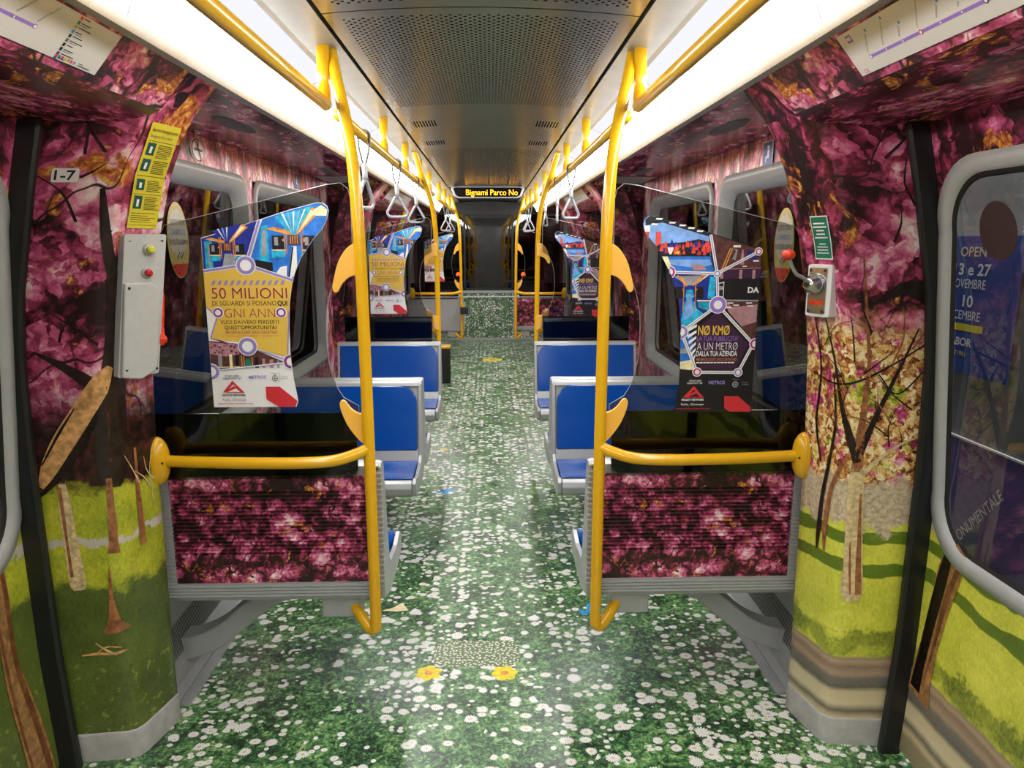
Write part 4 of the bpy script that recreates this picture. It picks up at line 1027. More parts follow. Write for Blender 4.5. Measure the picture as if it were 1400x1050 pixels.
# hand straps
def make_strap(s, y, rz, label):
    root = thing('hand_strap', label, 'strap', (s * XR, y, ZR), 'grey hand straps')
    mb = MB([M['dark_strap']]); 
    path = [(0.026 * math.cos(t), 0.0, 0.026 * math.sin(t)) for t in [PI * i / 10 for i in range(11)]]
    P = [(-0.004, 0, -0.125), (-0.020, 0, -0.06)] + [(-p[0], 0, p[2]) for p in path] + [(0.020, 0, -0.06), (0.004, 0, -0.125)]
    mb.tube([Vector((s * XR, y, ZR)) + Vector(p) for p in smooth_path(P, 3)], 0.0055, n=8); mb.build('strap', root)
    mb = MB([M['handle']]); mb.tube([(s * XR, y, ZR - 0.115), (s * XR, y, ZR - 0.125), (s * XR, y, ZR - 0.165), (s * XR, y, ZR - 0.185)], [0.010, 0.014, 0.012, 0.016], n=12); mb.build('clamp', root)
    tri = []
    c = [(0.0, -0.19), (0.052, -0.285), (-0.052, -0.285)]; rr = [0.022, 0.024, 0.024]
    import itertools
    def corner(cx, cz, r, a0, a1):
        return [(cx + r * math.cos(a0 + (a1 - a0) * i / 6), cz + r * math.sin(a0 + (a1 - a0) * i / 6)) for i in range(7)]
    tri += corner(0, -0.205, 0.016, math.radians(150), math.radians(30)) + corner(0.036, -0.285, 0.024, math.radians(30), math.radians(-90)) + corner(-0.036, -0.285, 0.024, math.radians(-90), math.radians(-210))
    mb = MB([M['handle']]); mb.ring([(s * XR + a * math.cos(rz), y + a * math.sin(rz), ZR + b) for a, b in tri], 0.0085); mb.build('handle', root)
    return root
straps = [(-1, 3.40, 1.15, 'grey hand strap turned edge-on, first behind the near left pole'), (-1, 4.55, 0.15, 'grey hand strap hanging face-on, second on the left rail'), (-1, 5.72, 0.1, 'grey hand strap hanging by the second left pole, face-on'),
          (1, 4.75, 0.5, 'grey hand strap hanging turned, nearest one on the right rail'), (1, 5.7, 1.45, 'grey hand strap edge-on, second on the right rail'), (1, 6.9, 1.2, 'grey hand strap edge-on, third on the right rail by the pole'),
          (-1, 9.5, 0.2, 'small far grey hand strap on the left front rail, nearer one'), (-1, 10.6, 0.1, 'small far grey hand strap on the left front rail, further one'), (1, 9.6, 0.1, 'small far grey hand strap on the right front rail, nearer one'), (1, 10.3, 0.6, 'small far grey hand strap on the right front rail, further one')]
for s_, y_, r_, l_ in straps: make_strap(s_, y_, r_, l_)

# ------------------------------------------------------------------ LED destination sign
root = thing('destination_sign', 'amber LED destination display hanging under the far end of the ceiling', 'sign', (0, 9.08, 2.25))
mb = MB([M['silver']])
def arch(a): return -0.022 * (a / 0.45) ** 2
outer = [(-0.44, 2.305), (-0.42, 2.345)] + [(-0.38 + 0.76 * i / 10, 2.345 - 0.004) for i in range(11)] + [(0.42, 2.345), (0.44, 2.305), (0.42, 2.235), (0.38, 2.20), (-0.38, 2.20), (-0.42, 2.235)]
outer = [(-0.44, 2.295), (-0.41, 2.315), (0.41, 2.315), (0.44, 2.295), (0.405, 2.205), (0.36, 2.178), (-0.36, 2.178), (-0.405, 2.205)]
mb.prism(outer, lambda a, b, d: (a, 9.06 + d, b), 0.10); mb.build('housing', root, bevel=0.006)
mb = MB([M['black_gloss']])
mb.prism([(-0.412, 2.290), (-0.39, 2.302), (0.39, 2.302), (0.412, 2.290), (0.385, 2.212), (0.35, 2.192), (-0.35, 2.192), (-0.385, 2.212)], lambda a, b, d: (a, 9.056 + d, b), 0.006); mb.build('display', root)
mb = MB([M['led']]); put_text(mb, 'Bignami Parco No', lambda a, b, d: (a, 9.054 - d, b), -0.26, 2.212, 0.066, M['led'], width=0.62, bold=0.0, depth=0.001)
mb.build('lettering', root, recalc=False)

# far left equipment boxes on the poles
root = thing('equipment_box', 'black box fixed on the far left pole at the front end', 'box', (-0.345, 10.38, 0.72))
mb = MB([M['black']]); mb.box(-0.40, -0.29, 10.32, 10.45, 0.66, 0.76); mb.build('case', root, bevel=0.01)
mb = MB([M['yellow']]); mb.tube([(-0.39, 10.49, 0.76), (-0.36, 10.42, 0.765)], 0.02); mb.build('clamp', root)
root = thing('floor_box', 'low black box with a yellow lid beside the far left pole', 'box', (-0.50, 8.7, 0.0))
mb = MB([M['black']]); mb.box(-0.60, -0.46, 8.6, 8.8, 0.0, 0.42); mb.build('case', root, bevel=0.01)
mb = MB([M['yellow']]); mb.box(-0.605, -0.455, 8.595, 8.805, 0.42, 0.445); mb.build('lid', root, bevel=0.006)

exec_posters = True
# ------------------------------------------------------------------ posters on the screens
def poster_tools(mb, fr):
    def poly(P, m, d): mb.face([fr(a, b, d) for a, b in P], m)
    def line(p, q, w, m, d):
        dx, dz = q[0] - p[0], q[1] - p[1]; L = math.hypot(dx, dz); nx, nz = -dz / L * w / 2, dx / L * w / 2
        poly([(p[0] + nx, p[1] + nz), (q[0] + nx, q[1] + nz), (q[0] - nx, q[1] - nz), (p[0] - nx, p[1] - nz)], m, d)
    def ringdot(cx, cz, R, m, d=0.0048, a0=0.0, a1=2 * PI, f=0.62):
        poly(circ(cx, cz, R + 1.2, 28, a0, a1), M['white'], d); poly(circ(cx, cz, R, 28, a0, a1), m, d + 0.0004); poly(circ(cx, cz, R * f, 24, a0, a1), M['white'], d + 0.0008)
    def T(txt, a, b, h, m, w, bold=0.0): put_text(mb, txt, fr, a, b, h, m, width=w, bold=bold, depth=0.0054)
    return poly, line, ringdot, T
def interp(K, b):
    for (p, q), (r, t) in zip(K, K[1:]):
        if b <= r: return q + (t - q) * (b - p) / (r - p)
    return K[-1][1]
def poster_yellow(s, y, label):
    """poster units: a across, b up, unit 2.4 mm"""
    U = 0.00243; X0, Z0 = -0.906, 1.109
    fr = lambda a, b, d: (X0 + a * U, y - d, Z0 + b * 0.00239)
    K = [(0, 112.6), (8, 115.5), (20, 114), (40, 111), (75, 108.5), (110, 109), (145, 111.4), (170, 116), (187, 121), (206, 129.6), (232, 148), (245, 160)]
    lobe = [(245, 160), (256, 166), (269, 169.5), (275, 167), (280, 160), (279, 153)]
    mb = MB([M['white']]); poly, line, ringdot, T = poster_tools(mb, fr)
    top = [(a, b) for b, a in [(272, 118), (258, 78), (232, 0)][::1]]
    outline = [(0, 0)] + [(a, b) for b, a in K] + [(166, 256), (169.5, 269), (167.5, 275), (162, 279), (154, 279.5)] + [(118, 270), (78, 257), (40, 244.5), (0, 233)]
    mb.prism(outline, lambda a, b, d: (X0 + a * U, y - 0.0002 - d, Z0 + b * 0.00239), 0.0012, M['white'])
    E = lambda b: interp(K, b) - 0.4
    d = 0.0020
    poly([(0.5, 189), (56, 197), (76, 256), (40, 243.5), (0.5, 232)], M['p_navy'], d)
    poly([(60, 196), (E(177), 177), (E(187), 187), (E(206), 206), (E(232), 232), (159.5, 245), (165.5, 256), (169, 269), (167, 274.5), (161.5, 278.3), (154, 278.8), (118, 269), (82, 257.5)], M['p_blue'], d)
    d = 0.0024
    poly0 = poly
    def train(ox, oz, k, up, fan):
        poly = lambda P, m, d: poly0([(min(a, E(b)) if b < 245 else a, b) for a, b in P], m, d)
        # vanishing blue ceiling with ribs, yellow rails, dark windows, light floor
        poly([(ox - 24 * k, oz + up * 0.62), (ox - 3 * k, oz), (ox + 3 * k, oz), (ox + 26 * k, oz + up), (ox, oz + up * 0.8)], M['p_cyan'] if fan else M['p_navy'], d)
        for q in range(5 if fan else 3):
            x = -15 + q * 7.5; poly([(ox + x * k, oz + up * 0.80 + x * 0.2 * k), (ox + x * 0.15 * k, oz + 2), (ox + (x + 2.6) * k, oz + up * 0.82 + x * 0.2 * k)], M['p_sky'] if q % 2 else M['white'], d + 0.0002 + q * 0.00005)
        for sx in (-1, 1):
            poly([(ox + sx * 36 * k, oz + up * (0.5 + 0.30 * sx)), (ox + sx * 3.5 * k, oz - 1), (ox + sx * 4 * k, oz + 4 * k), (ox + sx * 26 * k, oz + up * (0.62 + 0.34 * sx))], M['p_orange'], d + 0.0006)
            poly([(ox + sx * 31 * k, oz + up * (0.5 + 0.30 * sx)), (ox + sx * 5 * k, oz + 1.5 * k), (ox + sx * 24 * k, oz + up * (0.50 + 0.36 * sx))], M['p_cream'], d + 0.0008)
            xa = ox + sx * 20 * k
            poly([(xa - 9 * k, oz - 19 * k), (xa + 8 * k, oz - 19 * k), (xa + 8 * k, oz - 1), (xa - 9 * k, oz - 1)], M['p_black'], d + 0.0010)
            poly([(xa - 6 * k, oz - 14 * k), (xa - 1 * k, oz - 14 * k), (xa - 1 * k, oz - 3), (xa - 6 * k, oz - 3)], M['p_grey'], d + 0.0012)
            poly([(xa - 10 * k, oz - 21 * k), (xa + 9 * k, oz - 21 * k), (xa + 9 * k, oz - 19.5 * k), (xa - 10 * k, oz - 19.5 * k)], M['p_cream'], d + 0.0014)
            poly([(xa - 10 * k, oz - 31 * k), (xa + 8 * k, oz - 29 * k), (xa + 8 * k, oz - 21 * k), (xa - 10 * k, oz - 21 * k)], M['p_cyan'], d + 0.0010)
            for w in (10, 12.5): poly([(ox + sx * w * k - 0.5, oz - 26 * k), (ox + sx * w * k + 0.5, oz - 26 * k), (ox + sx * w * k + 0.5, oz + 8), (ox + sx * w * k - 0.5, oz + 8)], M['p_orange'], d + 0.0016)
            poly([(ox + sx * 12.5 * k, oz - 10 * k), (ox + sx * 16 * k, oz - 7 * k), (ox + sx * 12.5 * k, oz - 4 * k)], M['p_orange'], d + 0.0016)
        poly([(ox - 8 * k, oz - 13 * k), (ox + 8 * k, oz - 13 * k), (ox + 7 * k, oz), (ox - 7 * k, oz)], M['p_brown'], d + 0.0012)
        for q in (-5, -2, 1, 4): poly([(ox + q * k, oz - 12 * k), (ox + (q + 1) * k, oz - 12 * k), (ox + (q + 1) * k, oz - 1), (ox + q * k, oz - 1)], M['p_orange'], d + 0.0014)
    train(34, 226, 0.80, 26, False); train(122, 237, 1.0, 38, True)
    poly([(4, 191), (14, 192), (14, 230), (4, 228)], M['p_cyan'], d + 0.0003); poly([(8, 196), (12, 196), (12, 226), (8, 225)], M['p_grey'], d + 0.0006)
    poly([(74, 202), (88, 200), (88, 250), (80, 248)], M['p_cyan'], d + 0.0002); poly([(78, 210), (85, 209), (86, 244), (81, 243)], M['p_grey'], d + 0.0005)
    poly([(26, 194), (45, 196), (40, 212), (30, 212)], M['p_grey'], d + 0.0016); poly([(119, 222), (125, 222), (E(196), 196), (E(182), 182), (E(178) - 3, 178.5), (112, 180)], M['white'], d + 0.0018)
    poly([(112, 180), (114, 180), (121, 221), (119, 221)], M['p_black'], d + 0.0020); poly([(96, 186), (110, 181), (111, 196), (102, 194)], M['white'], d + 0.0016)
    poly([(62, 194), (92, 186), (92, 200), (70, 204)], M['p_black'], d + 0.0012); poly([(150, 262), (166, 262), (168, 270), (160, 276), (150, 270)], M['p_cream'], d + 0.0012)
    # gold field
    poly([(0.3, 188), (57, 197), (E(176), 176), (E(160), 160), (E(145), 145), (E(136), 136), (104.6, 71), (60, 84), (3, 97.8), (13.6, 126), (0.3, 140.7)], M['gold_print'], 0.0048 - 0.0006)
    poly([(0.3, 140.7), (13.6, 126), (3, 97.8), (0.3, 97.8)], M['white'], 0.0044); poly([(E(136), 136), (104.6, 71), (E(80), 80), (E(110), 110)], M['white'], 0.0044)
    z = 0.0046
    for (p, q) in (((0.3, 188.5), (57, 197)), ((57, 197), (E(176), 176.5)), ((57, 197), (78, 256))):
        line(p, q, 5, M['white'], z); line(p, q, 3.2, M['lilac_ring'], z + 0.0003)
    for (p, q) in (((0.3, 140.7), (13.6, 126)), ((13.6, 126), (3, 97.8)), ((110, 135), (105, 71)), ((52, 84), (3, 97)), ((56, 84), (108, 65))): line(p, q, 1.6, M['lilac_ring'], z)
    for k in range(12): a0 = 9 + k * 8.3; poly([(a0, 170), (a0 + 3.8, 170), (a0 + 6.8, 176.3), (a0 + 3.0, 176.3)], M['lilac_ring'], 0.0046)
    # lower photo strip
    poly([(0.5, 93.6), (40, 90), (60, 82), (100, 63.6), (18, 54), (0.5, 52.4)], M['p_brown'], 0.0032)
    poly([(0.5, 92), (38, 88), (40, 76), (22, 72), (0.5, 76)], M['p_pink'], 0.0036)
    rnd = random.Random(9)
    for k in range(40): x = 2 + rnd.random() * 36; zz = 74 + rnd.random() * 14; poly(circ(x, zz, 0.8 + rnd.random() * 1.4, 7), rnd.choice([M['p_brown'], M['magenta'], M['p_pink'], M['maroon_ink']]), 0.0038 + k * 0.00001)
    for a0, w, m in ((3, 5, 'p_brown'), (11, 5, 'p_grey'), (26, 4, 'p_cream'), (34, 5, 'p_black'), (42, 1.2, 'p_orange'), (45, 1.2, 'p_orange'), (56, 1.2, 'p_orange'), (60, 5, 'p_black'), (70, 4, 'p_pink'), (80, 5, 'p_pink'), (90, 3, 'p_grey')):
        poly([(a0, 56), (a0 + w, 56), (a0 + w, 76 - abs(a0 - 20) * 0.14), (a0, 76 - abs(a0 - 20) * 0.14)], M[m], 0.0042)
    poly([(46, 57), (56, 57), (54, 68), (48, 68)], M['tgreen'], 0.0043); poly([(2, 56), (40, 57), (40, 58.2), (2, 57.2)], M['p_cream'], 0.0044)
    line((0.3, 95), (48, 90), 1.8, M['white'], 0.0046); line((60, 84), (104, 65), 1.8, M['white'], 0.0045); line((0.5, 52), (102, 63), 2.0, M['white'], 0.0045); line((12, 52.5), (102, 62), 0.9, M['lilac_ring'], 0.0047)
    ringdot(56.7, 196.4, 12, M['lilac_ring'], 0.0052); ringdot(52, 86, 12, M['lilac_ring'], 0.0052)
    ringdot(0.6, 50.7, 10.6, M['lilac_ring'], 0.0052, -PI / 2, PI / 2); ringdot(E(64) + 0.2, 64.4, 9.5, M['purple'], 0.0052, PI * 0.5, PI * 1.5)
    T('50 MILIONI', 9, 151.9, 14.5, M['maroon_ink'], 100, -0.006)
    T('DI SGUARDI SI POSANO', 9, 142.4, 6.2, M['ink'], 85, -0.008); T('QUI', 95.5, 142.4, 6.2, M['ink'], 13, 0.025)
    T('GNI ANN', 24.3, 126, 12.4, M['maroon_ink'], 67.3, -0.02)
    ringdot(15.7, 132.7, 6.4, M['purple'], 0.0056); ringdot(99.7, 132.7, 6.4, M['purple'], 0.0056)
    T('VUOI DAVVERO PERDERTI', 18, 117.2, 5.2, M['ink'], 78, -0.006); T("QUEST'OPPORTUNITÀ?", 23, 109.7, 5.0, M['ink'], 69.5, 0.004)
    T('PER INFO SU QUESTI SPAZI CONTATTACI', 24, 103.4, 4.2, M['maroon_ink'], 69, 0.0)
    for k in range(18): poly([(17 + k * 4.6, 100.2), (20.8 + k * 4.6, 100.2), (20.8 + k * 4.6, 101.2), (17 + k * 4.6, 101.2)], M['p_orange'], 0.0052)
    T('STUDY AND', 18, 43.6, 2.3, M['ink'], 19.5, 0.012); T('CREATIVITY BY', 15.5, 40, 2.3, M['ink'], 25.5, 0.012)
    T('METRO5', 50.5, 41, 4.0, M['lilac'], 23.5, 0.02); poly(circ(86, 41, 4.0, 18), M['ink_grey'], 0.0050); poly(circ(86, 41, 3.0, 18), M['white'], 0.0053)
    line((86, 38.5), (86, 43.5), 1.0, M['ink_grey'], 0.0055); line((83.5, 41), (88.5, 41), 1.0, M['ink_grey'], 0.0056); line((84, 45), (88, 45), 1.0, M['ink_grey'], 0.0056)
    T('Milano', 82, 47, 1.8, M['ink_grey'], 8); line((92, 36), (92, 49), 0.4, M['ink_grey'], 0.005); T('Comune', 94, 43, 1.6, M['ink_grey'], 9); T('di Milano', 94, 40, 1.6, M['ink_grey'], 10)
    poly([(14, 21.5), (28, 38), (30.5, 35), (20, 23.5)], M['logo_red'], 0.0050); poly([(28, 38), (44, 20.7), (40, 20.7), (27, 35)], M['logo_red'], 0.0051); poly([(14, 21.5), (30, 30.5), (44, 20.7)], M['logo_red'], 0.0052); poly([(21, 22.3), (32, 27), (38, 22)], M['white'], 0.0054)
    T('FACILITY NETWORK', 13, 16.2, 2.6, M['ink'], 32, 0.035); T('Facile... Dovunque', 13.5, 9.6, 3.2, M['ink_grey'], 31); T('www.facility-network.com', 6, 4.4, 2.6, M['logo_red'], 48, 0.005)
    poly([(72.5, 29.3), (91.6, 29.3), (E(9) - 0.1, 8.7), (111.6, 0.3), (89, 0.3), (72.7, 11.3)], M['logo_red'], 0.005)
    o = mb.build('poster', recalc=False, base=(X0 + 0.14, y, Z0)); return tag(o, label, 'poster', 'advertising posters on the screens')

def poster_black(s, y, label):
    """poster units: right edge at a = 106"""
    U = 0.00243; X1, Z0 = 0.912, 1.081
    fr = lambda a, b, d: (X1 + (a - 106) * U, y - d, Z0 + b * 0.00242)
    K = [(0, -2.7), (40, 2), (61, 2.3), (88, 1.2), (120, 0.6), (145, -2), (156, -3.5), (172, -8), (189, -15), (203, -21), (215, -28), (232, -38.5), (244, -48.5), (253, -54.5)]
    lobe = [(-56, 260), (-54, 267), (-48, 271.8), (-40, 271)]
    mb = MB([M['p_black']]); poly, line, ringdot, T = poster_tools(mb, fr)
    top = lambda a: 271 - (a + 40) * 0.300
    outline = [(0 - 2.7, 0), (106, 0), (108, 226), (60, top(60)), (0, top(0)), (-40, 271), (-48, 271.8), (-54, 267), (-56, 260)] + [(a, b) for b, a in reversed(K[1:])]
    mb.prism(outline, lambda a, b, d: (fr(a, b, 0)[0], y - 0.0002 - d, fr(a, b, 0)[2]), 0.0012, M['p_black'])
    E = lambda b: interp(K, b) + 0.4
    A = (47.5, 194)
    # crowd picture
    poly([(-55.5, 260), (-53.5, 266.5), (-48, 271), (-40, 270.4), (33, top(33) - 0.5), (38, 218), (E(218), 218), (E(232), 232), (E(244), 244), (E(253), 253)], M['p_sky'], 0.0018)
    poly([(-53, 266), (-47, 270.8), (-36, 269.5), (36, 247.5), (36, 243), (-30, 262), (-52, 258)], M['p_black'], 0.0020)
    for (x, z) in ((-38, 268), (-44, 261), (-20, 263), (-6, 259.5), (6, 256), (18, 252)): poly([(x, z), (x + 9, z - 0.4), (x + 7, z - 2.6), (x - 1, z - 2.2)], M['white'], 0.0024)
    poly([(-54, 258), (-46, 258), (-46, 250), (-53, 250)], M['white'], 0.0022); poly([(-38, 250), (-31, 250), (-31, 222), (-38, 232)], M['p_red'], 0.0022); poly([(-53, 250), (-47, 250), (-48, 240), (-51, 246)], M['p_red'], 0.0022)
    poly([(E(222) , 222), (E(230), 231), (-30, 234), (0, 236), (20, 240), (37, 236), (37, 218), (E(218), 218)], M['p_black'], 0.0024)
    rnd = random.Random(3)
    for k in range(46):
        x = -32 + rnd.random() * 68; zb = 218.5 + rnd.random() * 12; w = 1.2 + rnd.random() * 1.8; h = 4 + rnd.random() * 8
        if x < E(zb) + 3: continue
        poly([(x - w, zb), (x + w, zb), (x + w * 0.8, zb + h * 0.6), (x + w * 0.3, zb + h * 0.7), (x, zb + h), (x - w * 0.4, zb + h * 0.7), (x - w * 0.8, zb + h * 0.5)], rnd.choice([M['p_red'], M['p_red'], M['p_red'], M['p_navy'], M['logo_red']]), 0.0026 + k * 0.00002)
    poly([(-22, 229), (-13, 229), (-16, 220), (-19, 220)], M['white'], 0.0036); poly([(-12, 222), (-4, 225), (-6, 220)], M['lime'], 0.0036)
    # dome below
    poly([(E(217), 217), (37.5, 217), (44, 196), (E(196), 196)], M['p_blue'], 0.0024); poly([(E(217) + 4, 213), (36, 213), (40, 206), (20, 201), (E(206) + 8, 206)], M['p_sky'], 0.0027); poly([(10, 206), (26, 206), (34, 199), (16, 198)], M['p_pink'], 0.0029)
    poly([(E(217), 217), (E(217) + 8, 217), (E(200) + 6, 200), (E(200), 200)], M['p_cream'], 0.0029)
    # train with turquoise floor
    poly([(E(193), 193), (46, 193), (50, 150), (2, 118), (E(120), 120), (E(145), 145), (E(156), 156), (E(172), 172)], M['p_navy'], 0.0020)
    poly([(-12, 190), (8, 178), (14, 178), (34, 192)], M['p_grey'], 0.0024)
    poly([(-8, 192), (6, 176), (8, 178), (0, 190)], M['p_orange'], 0.0026); poly([(16, 177), (34, 193), (28, 193), (14, 179)], M['p_orange'], 0.0026); poly([(18, 178), (38, 193), (34, 193)], M['p_cream'], 0.0028)
    poly([(7, 172), (15, 172), (22, 146), (34, 138), (14, 124), (2.5, 118), (1, 130), (4, 150)], M['p_cyan'], 0.0026); poly([(9, 166), (13, 166), (18, 140), (6, 130), (5, 140)], M['p_sky'], 0.0028)
    for sx in (-1, 1):
        x = 11 + sx * 13
        poly([(x - 6, 160), (x + 6, 160), (x + 6, 176), (x - 6, 176)], M['p_black'], 0.0028); poly([(11 + sx * 8 - 0.6, 142), (11 + sx * 8 + 0.6, 142), (11 + sx * 8 + 0.6, 182), (11 + sx * 8 - 0.6, 182)], M['p_orange'], 0.0032)
        poly([(11 + sx * 8, 172), (11 + sx * 11, 174), (11 + sx * 8, 169)], M['p_orange'], 0.0033); poly([(11 + sx * 6 - 2, 156), (11 + sx * 6 + 2, 156), (11 + sx * 6 + 2, 162), (11 + sx * 6 - 2, 162)], M['p_navy'], 0.0034)
    poly([(22, 156), (44, 156), (44, 158), (22, 158)], M['p_cream'], 0.0032); poly([(24, 148), (42, 142), (44, 155), (24, 155)], M['p_cyan'], 0.0030); poly([(36, 160), (46, 160), (46, 190), (38, 190)], M['p_cyan'], 0.0030)
    poly([(E(118), 118), (10, 116), (18, 108), (22, 60), (E(62), 66)], M['p_blue'], 0.0022); poly([(E(72), 72), (22, 76), (24, 60), (E(62), 62)], M['p_cream'], 0.0026); poly([(E(90), 90), (12, 92), (14, 84), (E(84), 84)], M['p_grey'], 0.0026)
    for k in range(6):
        z = 76 + k * 8.2; x = 20 - k * 2.2
        poly([(x, z - 4), (23, z + 4), (23, z + 8), (x - 1, z + 0.5)], M['white'], 0.0040); 
    # hall on the right
    poly([(36.5, 247), (104, 226), (107, 222), (107, 201), (47.5, 194)], M['p_brown'], 0.0020)
    for k in range(5): poly([(50 + k * 2, 196 + k), (53 + k * 2, 197 + k), (66 + k * 1.5, 228 - k), (62 + k * 1.5, 228)], M['p_orange'] if k % 2 else M['p_brown'], 0.0024 + k * 0.0001)
    poly([(78, 206), (84, 206), (82, 226), (80, 226)], M['p_pink'], 0.0026); poly([(64, 214), (72, 212), (74, 226), (66, 228)], M['p_grey'], 0.0025); poly([(86, 226), (100, 222), (100, 212), (88, 214)], M['p_navy'], 0.0026)
    poly([(68, 229), (78, 229), (78, 232), (68, 232)], M['white'], 0.0028); poly([(96, 210), (104, 210), (104, 212), (96, 212)], M['white'], 0.0028); poly([(82, 203), (88, 203), (88, 204.4), (82, 204.4)], M['white'], 0.0028)
    poly([(48, 186), (107, 188), (107, 201), (56, 199)], M['p_plum'], 0.0026); poly([(50, 199), (107, 201), (107, 202), (52, 200)], M['p_pink'], 0.0030)
    for x in (52, 78, 96): poly([(x, 187), (x + 4, 187), (x + 4, 199), (x, 199)], M['p_pink'], 0.0030)
    poly([(48, 158), (106.5, 158), (107, 187), (48, 185)], M['p_black'], 0.0030); poly([(60, 156.5), (106.5, 156), (106.5, 158), (60, 158.5)], M['p_grey'], 0.0031)
    poly([(50, 160), (58, 162), (58, 183), (50, 181)], M['white'], 0.0032); poly([(51, 161.6), (57, 163), (57, 181.5), (51, 180)], M['p_black'], 0.0034); put_text(mb, 'DA', fr, 51.6, 172, 5.0, M['white'], width=5, bold=0.02, depth=0.0036)
    put_text(mb, 'DA', fr, 91, 168, 7.4, M['white'], width=15.5, bold=0.03, depth=0.0034)
    poly([(60, 156), (106, 156), (105.5, 100), (66, 142)], M['p_pink'], 0.0022); poly([(70, 148), (106, 152), (106, 157), (62, 157)], M['p_brown'], 0.0026); poly([(80, 120), (106, 128), (106, 100)], M['p_brown'], 0.0026); poly([(86, 134), (98, 136), (98, 144), (86, 142)], M['p_pink'], 0.0028)
    for (x, z) in ((64, 153), (72, 150), (90, 153), (62, 147), (92, 149)): poly([(x, z), (x + 8, z), (x + 8, z + 1.6), (x, z + 1.6)], M['white'], 0.0032)
    pent = [(50.7, 151), (103, 97), (84, 57), (26.4, 57.5), (2, 114)]
    inner = [(50.7, 143), (97, 96), (81, 61), (31, 61), (24, 82), (23.5, 118)]
    poly(inner, M['p_plum'], 0.0036)
    for (p, q) in zip(pent, pent[1:] + pent[:1]): line(p, q, 4.2, M['white'], 0.0044); line(p, q, 1.2, M['p_grey'], 0.0047)
    for (p, q) in ((A, (50.7, 151)), (A, (E(197), 196)), (A, (36, 246)), (A, (103, 223.6))): line(p, q, 4.0, M['white'], 0.0044); line(p, q, 1.2, M['lilac_ring'], 0.0047)
    ringdot(50.7, 151.5, 11, M['lilac'], f=0.55); ringdot(A[0], A[1], 4, M['lilac_ring']); ringdot(102.5, 223.6, 4.4, M['magenta']); ringdot(26.4, 57.8, 5.4, M['magenta']); ringdot(84, 57, 5.2, M['lilac_ring'])
    ringdot(E(196) - 0.3, 196, 7.5, M['magenta'], a0=-PI * 0.34, a1=PI * 0.5); ringdot(1.4, 114, 9, M['lilac_ring'], a0=-PI * 0.5, a1=PI * 0.5); ringdot(105.6, 97, 7, M['magenta'], a0=PI * 0.5, a1=PI * 1.5)
    T('NØ KMØ', 25, 110, 12.6, M['gold_print'], 44, 0.02); T("LA TUA PUBBLICITA'", 24, 101.6, 6.4, M['lilac'], 57.5, 0.0)
    T('A UN METRØ', 24.7, 89, 10.4, M['white'], 56.5, -0.012); T('DALLA TUA AZIENDA', 24, 80.3, 7.0, M['white'], 57, 0.014)
    T('PER INFO SU QUESTI SPAZI CONTATTACI', 24.5, 73.6, 4.0, M['p_orange'], 56.5, 0.0)
    for k in range(11): poly([(24.5 + k * 4.9, 70.2), (28.6 + k * 4.9, 70.2), (28.6 + k * 4.9, 71.8), (24.5 + k * 4.9, 71.8)], M['white'], 0.005)
    T('STUDY AND', 16, 44.2, 2.3, M['white'], 17, 0.012); T('CREATIVITY BY', 13, 40.8, 2.3, M['white'], 22, 0.012); T('METRO5', 43.4, 40.5, 4.6, M['lilac_ring'], 23, 0.03)
    poly(circ(81, 40, 4.4, 18), M['p_grey'], 0.005); poly(circ(81, 40, 2.8, 16), M['p_black'], 0.0053); poly(circ(81, 40, 1.6, 12), M['p_grey'], 0.0056)
    T('Milano', 77, 46.5, 1.8, M['p_grey'], 8); T('Comune', 90, 42, 1.6, M['p_grey'], 9); T('di Milano', 90, 39, 1.6, M['p_grey'], 10)
    poly([(8, 21.5), (22.8, 37.8), (25.5, 35), (15, 23.5)], M['logo_red'], 0.0050); poly([(22.8, 37.8), (37.8, 21), (34, 21), (21.5, 35)], M['logo_red'], 0.0051); poly([(8, 21.5), (25, 30.5), (37.8, 21)], M['logo_red'], 0.0052); poly([(15, 22.3), (27, 27), (33, 22)], M['p_black'], 0.0054)
    T('FACILITY NETWORK', 6.5, 17, 2.6, M['white'], 31.5, 0.035); T('Facile... Dovunque', 6, 10.2, 3.2, M['white'], 32); T('www.facility-network.com', -0.5, 4.6, 2.4, M['logo_red'], 48, 0.005)
    poly([(66.3, 23), (86.3, 23), (105, 6.7), (104.5, 0.6), (75.5, 0.6), (67.5, 5.8)], M['logo_red'], 0.005)
    o = mb.build('poster', recalc=False, base=(X1 - 0.13, y, Z0)); return tag(o, label, 'poster', 'advertising posters on the screens')

py = poster_yellow(-1, YS - 0.003, 'yellow and white advertising poster stuck on the near left smoked screen')
pb = poster_black(1, YS - 0.003, 'black and purple advertising poster stuck on the near right smoked screen')
def dup_poster(o, dy, label):
    c = o.copy(); COL.objects.link(c); c.location = o.location + Vector((0, dy, 0)); c['label'] = label
dup_poster(py, 5.715 - YS, 'smaller looking yellow poster on the second left screen above the rear blue bench')
dup_poster(py, 10.55 - YS, 'faint far yellow poster on the left screen at the front end')
dup_poster(pb, 5.715 - YS, 'smaller looking black poster on the second right screen above the rear blue bench')

